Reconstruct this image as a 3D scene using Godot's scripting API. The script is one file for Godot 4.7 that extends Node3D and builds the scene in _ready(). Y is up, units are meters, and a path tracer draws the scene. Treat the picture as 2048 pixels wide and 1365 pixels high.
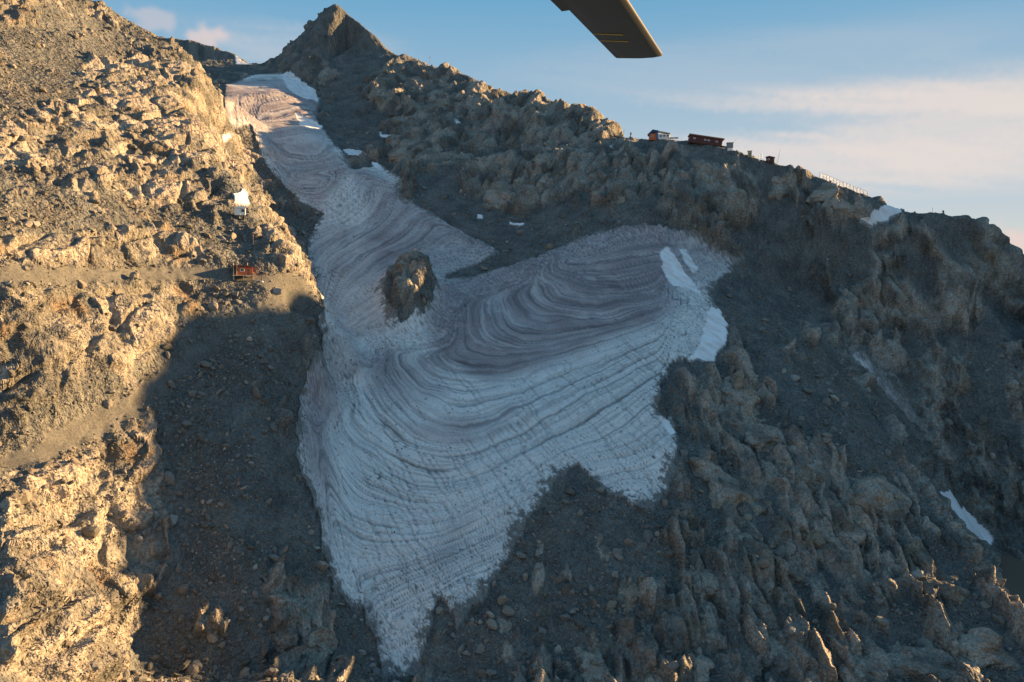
extends Node3D
# A glacier in a rocky cirque seen from a helicopter, late in the day. Metres; y is up; the valley opens towards +z.

const SUN_TURN := 23.5   # degrees from +x towards -z
const SUN_HIGH := 13.0   # degrees above the horizon

const GRID := 2.0
const GX0 := -420.0
const GZ0 := 40.0
const GW := 531
const GH := 481

var field := PackedFloat32Array()      # per grid point: height, slope in x, slope in depth, rockiness, dirt, band, track, tone
var margin := PackedFloat32Array()   # how far inside the ice
var ts := PackedFloat32Array()
var ds := PackedFloat32Array()
var reg := PackedByteArray()
var rows := []
var pos := PackedVector3Array()
var nor := PackedVector3Array()
var col := PackedColorArray()
var crag := PackedFloat32Array()
var rng := RandomNumberGenerator.new()
var N := {}
var M := {}
const STONE_TRIES := 1500000
const FINE := 0.0016   # width of a mesh cell as a share of its distance

# height control points of the mountain: x, y, z in metres
const CONTROL := [-214.4,182.4,-699.6,-196.1,189.7,-695.7,-177.9,205,-691.8,-159.9,220.9,-687.9,-153,226.6,-685.6,-146.4,230.1,-684,-140.1,226.6,-683.2,-133.7,219.7,-681.7,-116.4,204.4,-676.2,-101.3,188.6,-670,-90.1,179.7,-662.2,-77.2,174,-653.6,-64.3,168.2,-645,-48.1,162.4,-637.2,-31.9,154.3,-623.2,-20.1,142,-611.5,-14.3,134.7,-601.7,-4.3,130.9,-589.4,5.6,127.1,-577.1,14.1,126.8,-563.5,22.2,122.6,-552.2,34.5,113.5,-532.7,48.5,103,-509.3,54.7,94.9,-494.1,58.6,86.8,-483.9,65,82.5,-469.5,73.4,78.4,-450.8,84.8,76,-438.3,96.5,74.1,-430.5,107.7,69.7,-422.7,116.2,66.6,-415.7,120.4,63.6,-412.6,128.9,60.3,-407.1,135.1,58,-403.2,139.3,54.5,-400.9,141.2,54.8,-399.3,149.7,50.4,-395.4,161.2,44,-387.6,168.2,41.3,-384.5,172.9,37,-381.4,180.9,33.9,-378.2,189.4,32.5,-372,196.1,31.6,-367.3,205.7,28.8,-368.1,213.1,25,-368.9,220.7,19.1,-369.7,228.2,11.2,-370.4,235.7,3.2,-371.2,-184.4,162.4,-652.8,-162.6,151,-629.4,-140.1,131,-598.2,-119.3,98.1,-535.8,-101,80.8,-508.5,-72.7,59.9,-465.6,-54.1,59.8,-453.9,-34.3,63.3,-450,-18.7,35.4,-411,1.5,26.8,-395.4,18.5,31.6,-395.4,42.9,38.8,-395.4,62.9,33,-383.7,78.6,38.5,-391.5,99.8,30.4,-379.8,121.9,30,-375.9,144.1,32.1,-373.6,159.7,27.5,-372,-119.7,140,-606,-163.7,185.5,-659,-151.5,169.2,-648.9,-133.9,183.4,-680.1,-91.5,114,-567,-66.3,109.1,-559.2,-41.2,102.8,-543.6,-7.3,78.9,-496.8,16.3,69.5,-473.4,33.9,61.7,-438.3,59.7,60.6,-430.5,-184.9,115.6,-528,-171.7,100.7,-516.3,-165.1,125.8,-559.2,-149.4,92.3,-504.6,-131.8,96.1,-508.5,-111.2,77.1,-485.1,-133.6,71.8,-469.5,-112.6,61.1,-453.9,-96.7,61.7,-457.8,-144.7,63.3,-450,-123.6,43.3,-414.9,-102.3,40.4,-411,-87.9,43.3,-414.9,-73.9,46.7,-422.7,-61.9,50.2,-430.5,-107.2,28.9,-391.5,-90.3,28.9,-391.5,-72.7,26.2,-387.6,-54.6,31.6,-395.4,-39.6,28.9,-391.5,-91.5,8.6,-348.6,-76.7,13.3,-360.3,-59.2,13.4,-362.6,-39.6,15.9,-368.1,-23.7,13.6,-368.1,-9.7,8.8,-356.4,-78.7,-5.8,-313.5,-64.2,-4,-319,-53.3,-2,-325.2,-47.5,-14.9,-300.2,-31.2,-13.3,-305.7,-38.8,-16.7,-297.9,-31.1,-2,-325.2,-43.4,3.1,-334.6,-68.2,-21.3,-284.6,-59.1,-18.2,-292.4,-68.5,-29.7,-264.4,-61.2,-32.6,-261.2,-24.5,-7.9,-317.4,-13.4,0,-336.9,5.6,4.3,-347,28.3,13.4,-362.6,52.2,20.7,-373.6,70.4,18.3,-372,37.4,0,-342.4,62.9,-2.1,-342.4,81.3,0,-348.6,-4.6,-15.4,-309.6,14.8,-15.6,-313.5,44.5,-15.7,-315.8,68.9,-13.9,-319.7,-25.4,-28.2,-282.3,-4.2,-31.5,-280.7,19.2,-28.9,-290.1,40.5,-30.3,-286.2,57.5,-29,-290.9,-44.9,-35.9,-261.2,-27.7,-41.3,-253.4,-3.8,-43.1,-255,20.7,-42.5,-261.2,45.6,-42.8,-262.8,-53.2,-44.7,-245.6,-47.1,-56.5,-230,-29.9,-56.9,-231.6,-11,-54.9,-235.5,8.6,-52,-243.3,27,-53.6,-243.3,47.4,-52.5,-245.6,39.6,-65.8,-226.1,28.7,-61.4,-231.6,-43.4,-69.4,-210.5,-30.2,-70,-212.1,-17,-68.4,-216,-3.4,-64.4,-221.5,-40.7,-80.2,-196.5,-28.3,-80.5,-197.3,-18.3,-79.9,-198.8,-31.9,-89.1,-187.9,-24,-94.5,-182.5,-119.8,1.7,-188.7,-114.6,0.9,-211.3,-106.8,1.5,-237.8,-96.5,2.3,-249.5,-85.5,1.6,-255.8,-74.1,0,-257.3,-65.4,-1.9,-255.8,-73.5,6.5,-264.4,-78.5,11.7,-270.6,-87.8,20.8,-282.3,-95.7,28.6,-290.9,-98.9,34.4,-295.6,-103.1,39.5,-300.2,-110.6,41.8,-303.4,-65.5,-6.8,-274.5,-75.2,3.5,-286.2,-83.7,11,-297.9,-94.9,19.5,-317.4,-103.3,28.3,-329.1,-109.8,39.7,-340.8,-123.8,51.3,-364.2,-124.3,10.9,-196.5,-119.4,10.7,-216,-114.5,13.3,-239.4,-106.8,14,-252.7,-97.8,9.4,-253.4,-133.9,18.3,-212.1,-129.8,28.8,-247.2,-129.7,19.6,-227.7,-118,22.7,-264.4,-104.7,21.8,-272.2,-97.3,18.6,-274.5,-114.8,37.3,-290.1,-129.4,36.7,-272.2,-142.4,35.3,-251.1,-148,33.2,-235.5,-163.4,52.5,-261.2,-158,56.3,-280,-150,58.1,-297.9,-138.8,59.3,-313.5,-124.2,57.6,-325.2,-117.5,50.4,-317.4,-149.6,84.1,-364.2,-150.3,96,-395.4,-170.9,90.2,-362.6,-186.6,86.4,-339.2,-191.9,78.5,-308,-212.5,103.5,-342.4,-209.1,115.1,-373.6,-201.5,119.5,-403.2,-180.8,112,-411,-167.5,108.2,-414.9,-157.6,103.2,-414.9,-226.2,127.8,-365.8,-223.4,134,-383.7,-215.1,144,-426.6,-204.2,140.3,-430.5,-192.5,132.1,-432.8,-182.9,127.4,-434.4,-173.2,121.4,-436,-162.3,109.4,-434.4,-155.8,102,-430.5,-342.1,241.8,-824.4,-322.1,239.4,-824.4,-296.6,229.1,-808.8,-271.4,218.8,-785.4,-249.4,202,-754.2,-228.2,189.4,-723,-182.7,116.5,-504.6,-177.5,98,-473.4,-157.9,76.9,-434.4,-142.2,69,-434.4,-145.9,65.3,-411,-142.4,59.3,-387.6,-113.6,-23.8,-177,-107,-23.1,-184.8,-102.4,-19.8,-198.8,-100.6,-16.8,-208.2,-97.4,-11.2,-225.4,-95,-6,-241,-109.4,-40,-169.2,-101.8,-37.1,-184.8,-95.2,-31.7,-206.6,-90.7,-22.5,-225.4,-86.6,-16,-237.8,-77.5,-9.2,-247.2,-92.6,-37.7,-200.4,-87,-48.6,-192.6,-81.5,-58.5,-184.8,-82.1,-66.8,-177.8,-82.4,-73.3,-166.1,-82.8,-75.4,-150.5,-99.7,-42.7,-153.6,-101.1,-42.5,-173.1,-82,-47.1,-125.5,-82.4,-50.8,-148.1,-77.5,-55.8,-117.7,-76.4,-61,-128.6,-74.3,-60.7,-112.3,-73.1,-66.2,-122.4,-90.2,-49.2,-177,-81.7,-37.9,-208.2,-74.7,-27,-227.7,-70.4,-18.2,-243.3,-67.8,-12.7,-256.6,-72.1,-48.9,-198.8,-65.1,-39.7,-218.3,-65.1,-32.9,-239.4,-73.4,-63.4,-184.8,-61.4,-56.8,-204.3,-59.4,-47.5,-222.2,-60.1,-73.2,-179.3,-53.7,-68.2,-198.8,-49.4,-78,-191,-68.8,-81.4,-171.5,-49.4,-88.2,-180.9,-44.4,-85.2,-184.8,-38.2,-90.6,-183.2,-77.9,-86.4,-166.9,-63.2,-88.4,-170.8,8,-62.6,-225.4,18.9,-56.2,-237.8,17.5,-67.8,-218.3,3.5,-72.7,-212.1,-5.6,-81.2,-198.8,9.5,-85.7,-194.2,30,-78.2,-208.2,-2.8,-94.5,-182.5,20.7,-94.5,-182.5,44.4,-94.9,-183.2,68.1,-94.9,-183.2,91.7,-94.9,-183.2,122,-95.7,-184.8,47.8,-64.4,-231.6,58.4,-33.9,-286.2,59.2,-48.1,-264.4,51.7,-74,-216,54.3,-87.7,-198.8,80.3,-26.3,-301.8,86.5,-8.3,-334.6,92,-23.1,-309.6,79.2,-41.6,-276.8,93.6,-41.8,-278.4,73.2,-59.8,-243.3,93.9,-52,-258.9,76.1,-70.7,-227.7,111.2,-50.8,-261.2,101.9,-66.1,-237.8,78.8,-80.5,-214.4,97.5,-78.3,-219.9,114.9,-72.4,-233.2,121.1,-75.1,-227.7,100.6,-82.3,-208.2,115.4,-84,-205.9,121.5,-84.8,-202.7,131.5,-85.8,-200.4,86.2,-87.7,-198.8,108.5,-91.4,-192.6,96.6,-8.4,-340.8,106.2,-23.7,-317.4,113.4,-36.7,-294,117.6,-46.8,-276.8,125,-59.4,-255,130.8,-70.1,-241,131.3,-78.1,-227.7,125.5,-83.8,-212.1,116.7,-4.5,-364.2,130,-17.4,-350.2,141.4,-33.4,-334.6,152.4,-48.3,-321.3,161.3,-66.2,-309.6,167.4,-80,-301.8,175,-97,-294,180.9,-102.6,-290.9,185.9,-104.1,-284.6,144.2,9.2,-372,165.3,13.6,-368.1,185.2,17.9,-362.6,141.1,-9,-362.6,161,-13.3,-356.4,180,-13,-350.2,205.8,-2.2,-358,188,8.9,-358.7,227.3,-17.7,-356.4,163.4,-33.6,-336.9,182.4,-33.2,-333,213.8,-17.5,-351.7,174.9,-57.7,-317.4,193.5,-47.4,-315.8,210.5,-28.7,-329.1,183.6,-80.4,-303.4,194.9,-64.5,-301.8,191.3,-93.1,-294,113,14.2,-383.7,122.6,4.6,-375.9,99.2,9.3,-375.9,100.4,21.1,-381.4,134.6,21,-378.2,-110,-40,-40,-60,-100,-40,0,-112,-40,100,-112,-40,200,-112,-40,-140,-20,-40,-200,10,-40,-420,90,-40,-130,-20,-120,-150,0,-160,-190,30,-200,-250,70,-200,-420,140,-200,-260,110,-300,-420,190,-300,-330,180,-420,-420,220,-450,-420,150,-600,-300,120,-520,-420,150,-1000,-420,150,-800,-200,100,-1000,0,0,-1000,640,-100,-1000,640,-110,-600,300,-100,-800,640,-90,-40,640,-60,-300,160,-105,-140,190,-112,-200,215,-100,-260,275,-58.9,-259.9,275,-51.6,-267.9,275,-50.9,-273.8,275,-45.5,-282.5,275,-40.2,-296.9,262,-12.5,-297.1,275,-37.6,-301.2,255,16.5,-321.8,261.4,27.5,-331.8,264.2,32.1,-336.3,269.9,43.5,-345.2,277.7,59,-357.5,282.9,66.3,-365.7,287,74.2,-372.1,296.5,80.9,-386.9,304.9,88.8,-400.1,310.2,94,-408.5,319.3,92.6,-422.7,333.3,99.7,-444.7,325,-93.9,-271.9,325,-80.5,-294.5,325,-72.6,-313.2,314.2,-2.9,-348.3,332.9,31.3,-377.7,354.9,53.8,-412.1,383.3,64.7,-456.7,425,-138.9,-299.9,425,-125.5,-322.5,425,-117.6,-341.2,414.2,-47.9,-376.3,432.9,-13.7,-405.7,454.9,8.8,-440.1,483.3,19.7,-484.7,400,90,-540,450,40,-600,275,-60,-230,300,-80,-180,222.4,-28,-335,232,-28,-350,241.5,-28,-365,254.2,-11,-385,270.2,-16,-410,289.3,-22,-440,314.8,-30,-480,346.6,-40,-530,165,-114,-250,190,-114,-255,152,-112,-238,175,-114,-225,205,-112,-275,-50,-86,-140,-30,-92,-140,0,-98,-140,-60,-82,-118,-35,-97,-108,-66,-79,-134,50,-100,-140,100,-102,-140,-20,-95,-155,-45,-84,-152,-188.4,158.4,-723.6,-119.4,97.4,-779.6,-151.9,181,-715.8,-127,202.6,-709.6,-58,141.6,-765.6,-114.1,202.6,-707.2,-90.4,180.4,-700.2,-21.4,119.4,-756.2,-64.1,155.7,-686.2,-38.3,144.2,-669,30.7,83.2,-725,-5.9,130.3,-647.2,11.7,110.7,-625.7,80.7,49.7,-681.7,31.6,103.1,-601.1,48.2,98.6,-576.2,117.2,37.6,-632.2,74.5,79,-533.3,84.6,62.8,-507.9,153.6,1.8,-563.9,99.4,54.4,-474.8,122.5,50.1,-454.5,191.5,-10.9,-510.5,142.2,42.6,-439.7,154.9,36.3,-431.1,223.9,-24.7,-487.1,165.3,30.5,-424.9,175.7,26.4,-419.4,244.7,-34.6,-475.4,194.2,17.3,-408.5,206.9,9.9,-402.2,275.9,-51.1,-458.2,222.1,7.6,-391.3,239.1,1,-392.9,308.1,-60,-448.9,254.2,-12.8,-394.4]
# outlines seen from above: x, z in metres, walked round
const ROCKINESS := [
	[0.12, [-85.8,-235.5,-83,-238.5,-80.2,-241.5,-77.2,-244.5,-74.4,-248.5,-71.6,-252.5,-71,-265.5,-68.2,-271.5,-68,-269.5,-63.8,-251.5,-63.7,-249.5,-63.5,-247.5,-63.3,-245.5,-63.1,-243.5,-62.9,-241.5,-62.5,-238.5,-61.7,-234.5,-61,-230.5,-60.2,-226.5,-59.2,-221.5,-58.1,-219.5,-56.7,-216.5,-55.5,-214.5,-54.1,-211.5,-53,-209.5,-51.7,-206.5,-50.6,-204.5,-49.5,-202.5,-48.1,-199.5,-46.9,-197.5,-45.7,-195.5,-44.6,-193.5,-43.2,-190.5,-42.1,-188.5,-41,-186.5,-39.9,-184.5,-38.4,-180.5,-36.5,-174.5,-38.9,-172.5,-41.1,-169.5,-43.7,-168.5,-46.2,-167.5,-49,-167.5,-51.9,-167.5,-55,-168.5,-58.2,-169.5,-61,-169.5,-63.5,-168.5,-65.9,-167.5,-67.9,-165.5,-69.4,-162.5,-70.8,-159.5,-72.5,-157.5,-74.2,-155.5,-75.3,-152.5,-76.9,-150.5,-71.5,-135.5,-72.1,-132.5,-72.5,-135.5,-81.7,-155.5,-82.4,-159.5,-82.4,-162.5,-82.4,-165.5,-82.3,-168.5,-82.2,-171.5,-81.6,-173.5,-80.9,-175.5,-80.2,-177.5,-79.9,-180.5,-80.3,-181.5,-81.2,-183.5,-82.1,-185.5,-83,-187.5,-83.9,-189.5,-85.2,-192.5,-86.1,-194.5,-87.5,-197.5,-88.4,-199.5,-89.7,-202.5,-92.4,-204.5,-94.7,-205.5,-94.1,-210.5,-92.9,-214.5,-91.6,-218.5,-90.2,-222.5,-88.7,-226.5,-87.5,-231.5]],
	[0.1, [-50.9,-426.5,-43.4,-430.5,-35.7,-433.5,-28,-437.5,-19.9,-438.5,-13.8,-432.5,-7.9,-425.5,-2.1,-418.5,3.6,-412.5,9,-405.5,15.3,-402.5,21.5,-400.5,27.7,-398.5,33.7,-395.5,39.7,-393.5,45.8,-392.5,52,-392.5,58.1,-392.5,64.5,-393.5,67.5,-382.5,71.1,-376.5,64.9,-374.5,58.8,-373.5,52.8,-372.5,46.7,-370.5,40.6,-368.5,34.7,-367.5,28.7,-365.5,23,-365.5,17.1,-363.5,10.8,-362.5,4.5,-361.5,-1.8,-359.5,-8,-358.5,-14.1,-356.5,-20,-363.5,-26.1,-369.5,-32.1,-373.5,-38.3,-377.5,-42,-391.5,-46.4,-409.5]],
	[0.24, [70.8,-374.5,78.5,-378.5,86.4,-382.5,93.7,-383.5,101.8,-387.5,108.4,-389.5,115,-391.5,120.4,-389.5,125.5,-386.5,130.7,-384.5,135.6,-381.5,140,-377.5,144.7,-374.5,150.1,-373.5,155.4,-372.5,155.5,-369.5,156,-367.5,156.1,-364.5,156.5,-362.5,150.8,-363.5,145,-364.5,139.2,-365.5,133.4,-366.5,126.5,-364.5,119.3,-361.5,110.6,-353.5,101.9,-344.5,96.5,-348.5,91.5,-354.5,87.8,-359.5,83.8,-363.5,79.8,-368.5,75.4,-371.5]],
	[0.2, [91.5,-337.5,96.5,-336.5,101.8,-336.5,107,-336.5,112.3,-336.5,114.4,-331.5,116.8,-327.5,119.4,-324.5,122,-321.5,124.5,-318.5,126.1,-313.5,127.2,-307.5,129.5,-304.5,132.6,-303.5,135.3,-301.5,137.6,-298.5,139.4,-294.5,142,-292.5,145.6,-292.5,149.1,-292.5,152.2,-291.5,153.2,-288.5,154.2,-285.5,155.1,-282.5,155.4,-278.5,156.3,-275.5,157,-272.5,154.6,-273.5,152.1,-274.5,149.6,-275.5,147,-276.5,145,-278.5,142.5,-279.5,126.1,-254.5,122,-253.5,119.3,-255.5,116.2,-256.5,113.4,-258.5,109.8,-260.5,107,-264.5,104,-268.5,99.9,-269.5,95.3,-269.5,91.1,-270.5,90.4,-275.5,89.9,-281.5,89,-286.5,88.1,-291.5,87.3,-297.5,86.2,-302.5,87.4,-310.5,88.5,-318.5,89.9,-327.5]],
	[0.15, [-137,-584.5,-130.1,-602.5,-121.1,-613.5,-110.8,-597.5,-101,-582.5,-91.4,-566.5,-90,-536.5,-88.2,-506.5,-95.4,-503.5,-100.1,-488.5,-110.3,-508.5,-121.4,-530.5,-128.9,-556.5]],
	[0.12, [18.8,-236.5,21.9,-234.5,24.8,-232.5,27.8,-230.5,30.8,-229.5,33.6,-227.5,36.4,-225.5,39.2,-223.5,44.5,-229.5,43.9,-224.5,43.4,-220.5,43,-216.5,42.5,-212.5,42.3,-209.5,38.3,-208.5,34.6,-208.5,30.9,-208.5,27,-207.5,23.3,-207.5,20.4,-204.5,17.5,-201.5,14.8,-199.5,12.1,-196.5,9.5,-194.5,6.3,-192.5,3.2,-191.5,0.1,-189.5,-2.9,-188.5,-5.4,-191.5,-8,-194.5,-6.5,-197.5,-5,-200.5,-3.4,-203.5,-1.8,-206.5,-0.2,-209.5,1.5,-213.5,3.2,-216.5,5,-219.5,7.6,-222.5,10.3,-225.5,13.1,-229.5,15.9,-233.5]],
	[0.2, [-113.3,-176.5,-111.8,-178.5,-110.2,-180.5,-108.5,-182.5,-106.8,-184.5,-106.1,-188.5,-104.8,-191.5,-103.8,-195.5,-102.8,-199.5,-101.6,-203.5,-100.8,-208.5,-99.6,-212.5,-98.7,-217.5,-97.6,-222.5,-96.9,-228.5,-95.5,-233.5,-94.4,-239.5,-91.8,-243.5,-88.7,-246.5,-85.2,-248.5,-81.6,-250.5,-77.9,-252.5,-74.4,-255.5,-72.5,-264.5,-69.8,-271.5,-72,-264.5,-73.2,-254.5,-75.9,-250.5,-78.4,-246.5,-81.2,-243.5,-83.9,-240.5,-86.5,-237.5,-87.8,-233.5,-89.1,-229.5,-90.2,-225.5,-91.3,-221.5,-92.3,-217.5,-93.2,-213.5,-94,-209.5,-94.7,-205.5,-95.8,-201.5,-96.9,-197.5,-97.8,-193.5,-99.2,-190.5,-100.4,-187.5,-101,-183.5,-101.7,-179.5,-102.8,-176.5,-104.5,-174.5,-106,-172.5,-107.5,-170.5,-108.3,-167.5,-110.1,-170.5,-110.6,-171.5,-111.1,-172.5,-112.3,-174.5,-112.8,-175.5]],
	[0.46, [165.1,-373.5,172,-374.5,178,-373.5,182.9,-370.5,188.3,-368.5,193.6,-366.5,192.7,-363.5,192.3,-361.5,191.9,-359.5,191,-356.5,190,-353.5,188.6,-349.5,187.6,-346.5,186.1,-342.5,185.1,-339.5,183.6,-335.5,183,-332.5,181.9,-328.5,180.8,-324.5,180.2,-321.5,179.6,-318.5,179,-315.5,178.9,-313.5,178.3,-310.5,178.2,-308.5,177.5,-305.5,176.8,-302.5,176.7,-300.5,175.9,-297.5,175.8,-295.5,174.2,-297.5,172,-298.5,170.3,-300.5,168.6,-302.5,167.5,-305.5,165.7,-307.5,163.9,-309.5,162.6,-312.5,160.8,-314.5,159.4,-317.5,157.9,-320.5,156.5,-323.5,155.4,-327.5,154.3,-331.5,153.1,-335.5,151.8,-339.5,153.9,-344.5,155.9,-349.5,158.4,-355.5,159.6,-358.5,160.3,-360.5,161,-362.5,161.7,-364.5,162.8,-367.5,163.9,-370.5]],
	[0.25, [-212.6,-342.5,-211.9,-350.5,-211.4,-359.5,-210.7,-368.5,-210.8,-379.5,-210.6,-390.5,-210.5,-402.5,-208.1,-409.5,-204.4,-414.5,-200.1,-418.5,-195.7,-422.5,-190.3,-408.5,-180.1,-384.5,-170.8,-362.5,-169.8,-348.5,-169.8,-337.5,-169.6,-326.5,-167.9,-313.5,-166.3,-301.5,-165.1,-291.5,-163.6,-281.5,-162.4,-272.5,-162.2,-265.5,-161.8,-258.5,-167.9,-268.5,-175.2,-280.5,-183.7,-294.5,-192.8,-309.5,-198.8,-319.5,-205.4,-330.5]],
	[0.95, [-126.2,-199.5,-124.8,-202.5,-124,-206.5,-123,-210.5,-121.9,-214.5,-120.2,-217.5,-119.3,-223.5,-118.3,-229.5,-117,-235.5,-115,-240.5,-112.8,-245.5,-110,-249.5,-107.5,-254.5,-102.9,-254.5,-98.6,-255.5,-97.3,-249.5,-100.9,-246.5,-104.1,-242.5,-107,-238.5,-108.4,-233.5,-109.6,-228.5,-110.7,-223.5,-111.6,-218.5,-113.4,-215.5,-114.6,-211.5,-116.2,-208.5,-117.1,-204.5,-117.9,-200.5,-118.6,-196.5,-119.8,-193.5,-120.9,-190.5,-123.2,-194.5]],
	[1.0, [-119.8,-188.5,-118.1,-190.5,-117,-193.5,-116.3,-197.5,-115,-200.5,-114.1,-204.5,-113.1,-208.5,-111.8,-212.5,-110.3,-216.5,-108.7,-220.5,-107.4,-225.5,-106.4,-231.5,-104.8,-236.5,-102.6,-240.5,-99.8,-243.5,-97,-246.5,-94.4,-241.5,-95.7,-236.5,-96.5,-230.5,-97.1,-224.5,-98.6,-219.5,-99.6,-213.5,-100.8,-208.5,-101.6,-203.5,-102.3,-198.5,-103.3,-194.5,-104.8,-191.5,-105.6,-187.5,-106.8,-184.5,-108,-181.5,-109.6,-179.5,-111.2,-177.5,-112.8,-175.5,-113.9,-177.5,-114.4,-178.5,-114.9,-179.5,-116.1,-181.5,-116.5,-182.5,-117,-183.5,-118.2,-185.5,-118.7,-186.5]],
	[1.0, [-92.2,-199.5,-90.6,-197.5,-89.4,-196.5,-87.9,-194.5,-86.3,-192.5,-84.8,-190.5,-83.2,-188.5,-81.7,-186.5,-80.6,-185.5,-80,-182.5,-79.9,-180.5,-80,-177.5,-80.5,-175.5,-81,-173.5,-81.5,-171.5,-81.5,-168.5,-81.9,-165.5,-82.2,-162.5,-82,-158.5,-74.2,-140.5,-72.6,-134.5,-72.4,-131.5,-73.1,-128.5,-73.7,-125.5,-74.2,-122.5,-74.6,-119.5,-75.5,-117.5,-75.6,-114.5,-76.8,-116.5,-77.4,-117.5,-78.6,-119.5,-79.2,-120.5,-80.4,-122.5,-80.9,-123.5,-82.1,-125.5,-83.3,-127.5,-84.5,-129.5,-87,-133.5,-90.2,-138.5,-93.3,-143.5,-97.1,-149.5,-99.7,-157.5,-100.2,-162.5,-100.6,-167.5,-100.8,-172.5,-99.9,-175.5,-98.8,-178.5,-97.7,-181.5,-97,-185.5,-96.2,-189.5,-94.8,-192.5,-93.8,-196.5]],
	[0.85, [-186.9,-364.5,-184.9,-371.5,-184.1,-381.5,-182,-389.5,-179.7,-397.5,-176.8,-404.5,-174,-412.5,-165.8,-410.5,-159.9,-414.5,-222.7,-605.5,-154.4,-420.5,-152.4,-415.5,-147.4,-402.5,-145,-396.5,-120,-328.5,-112.5,-308.5,-114.4,-300.5,-117.6,-296.5,-120.7,-292.5,-123.2,-287.5,-126,-283.5,-128.9,-280.5,-131.3,-276.5,-134.1,-273.5,-136.2,-269.5,-141,-271.5,-145.8,-273.5,-150.7,-275.5,-155.3,-287.5,-163,-305.5,-170.4,-323.5,-180.1,-346.5]],
	[0.6, [-160.6,-256.5,-158.4,-259.5,-156.7,-263.5,-154.8,-267.5,-152.8,-271.5,-150.7,-275.5,-145.9,-271.5,-141.2,-267.5,-136.5,-263.5,-134.5,-267.5,-132.3,-271.5,-130.1,-275.5,-127.2,-278.5,-124.7,-282.5,-122.1,-286.5,-119.3,-290.5,-116.5,-294.5,-113.1,-297.5,-109.6,-300.5,-104.5,-294.5,-100.9,-292.5,-97,-289.5,-100,-284.5,-102.9,-279.5,-105.6,-274.5,-109,-272.5,-112.3,-270.5,-115.6,-268.5,-118.9,-266.5,-121.1,-262.5,-122.7,-257.5,-125.2,-254.5,-127.5,-251.5,-130.8,-250.5,-134.5,-250.5,-138.3,-250.5,-142.1,-250.5,-143.6,-246.5,-145,-242.5,-146.2,-238.5,-148,-235.5,-152.2,-242.5,-156.4,-249.5]],
	[0.12, [-202.4,-673.5,-197.8,-691.5,-187.6,-690.5,-177.1,-688.5,-166.2,-684.5,-155,-678.5,-145.9,-681.5,-136.8,-683.5,-127.1,-682.5,-117,-679.5,-108,-674.5,-98.9,-667.5,-89.8,-659.5,-74.2,-628.5,-84.6,-620.5,-94.8,-612.5,-108.7,-617.5,-122.6,-621.5,-129.4,-608.5,-136.1,-596.5,-147.3,-621.5,-157.7,-641.5,-170,-643.5,-183.7,-650.5]],
	[0.65, [-195.5,-693.5,-179,-679.5,-162.4,-662.5,-151.6,-655.5,-140.9,-648.5,-128,-629.5,-132.6,-614.5,-137,-600.5,-149.9,-616.5,-163.3,-632.5,-175.4,-641.5,-187.7,-650.5,-194.3,-681.5]],
	[0.72, [-89.4,-656.5,-78.8,-651.5,-68.3,-645.5,-57.9,-638.5,-47.8,-633.5,-31.8,-621.5,-23,-614.5,-14.3,-600.5,-4.4,-583.5,4.9,-559.5,14,-559.5,24.5,-546.5,34.4,-531.5,41.5,-518.5,48.2,-505.5,54.6,-493.5,59.4,-476.5,62.1,-448.5,60.4,-435.5,58.8,-423.5,56.8,-408.5,50.4,-407.5,43.9,-405.5,37.7,-405.5,31.6,-407.5,25.4,-408.5,19.2,-409.5,14,-405.5,8.9,-400.5,2.7,-403.5,-3.5,-405.5,-9.8,-408.5,-16.2,-410.5,-20.4,-419.5,-24.8,-429.5,-29.4,-439.5,-34.4,-452.5,-44.3,-453.5,-54.2,-454.5,-65.1,-473.5,-74.9,-480.5,-78.7,-500.5,-82.9,-522.5,-87.3,-545.5,-91.4,-566.5,-102.1,-589.5,-113.6,-613.5,-105.9,-627.5,-97.8,-641.5]],
	[0.75, [62.1,-448.5,70,-446.5,77.3,-441.5,84.5,-436.5,90.3,-432.5,95.8,-427.5,101.7,-424.5,107.5,-421.5,112.9,-417.5,118.5,-414.5,123.7,-410.5,129,-407.5,134,-403.5,139.6,-401.5,144.3,-397.5,149.7,-395.5,154,-391.5,159,-389.5,163,-385.5,167.9,-383.5,169.4,-378.5,160.8,-374.5,153.5,-373.5,145.8,-374.5,140.2,-381.5,135.6,-386.5,130.6,-390.5,125.4,-394.5,118.7,-396.5,111.1,-395.5,102.8,-391.5,96.2,-394.5,89.1,-395.5,82.8,-394.5,76.6,-393.5,70.5,-393.5,64.5,-393.5,56.4,-396.5,48.2,-399.5,51.6,-412.5,55.1,-425.5,58.6,-437.5]],
	[0.7, [190.5,-369.5,197.4,-367.5,206.6,-369.5,213.6,-369.5,220.7,-369.5,225.4,-369.5,230.1,-369.5,411.2,-647.5,233.1,-366.5,230.2,-361.5,227.4,-356.5,222.3,-356.5,217.2,-356.5,212.7,-357.5,208.2,-358.5,201.4,-358.5,194.6,-358.5,187.8,-358.5,188.4,-361.5,188.9,-364.5]],
	[0.95, [-44.8,-294.5,-47.5,-303.5,-50.5,-313.5,-48.5,-323.5,-46.3,-333.5,-41.3,-334.5,-36.3,-336.5,-31.2,-322.5,-31.5,-308.5,-36,-297.5,-40.3,-295.5]],
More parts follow.
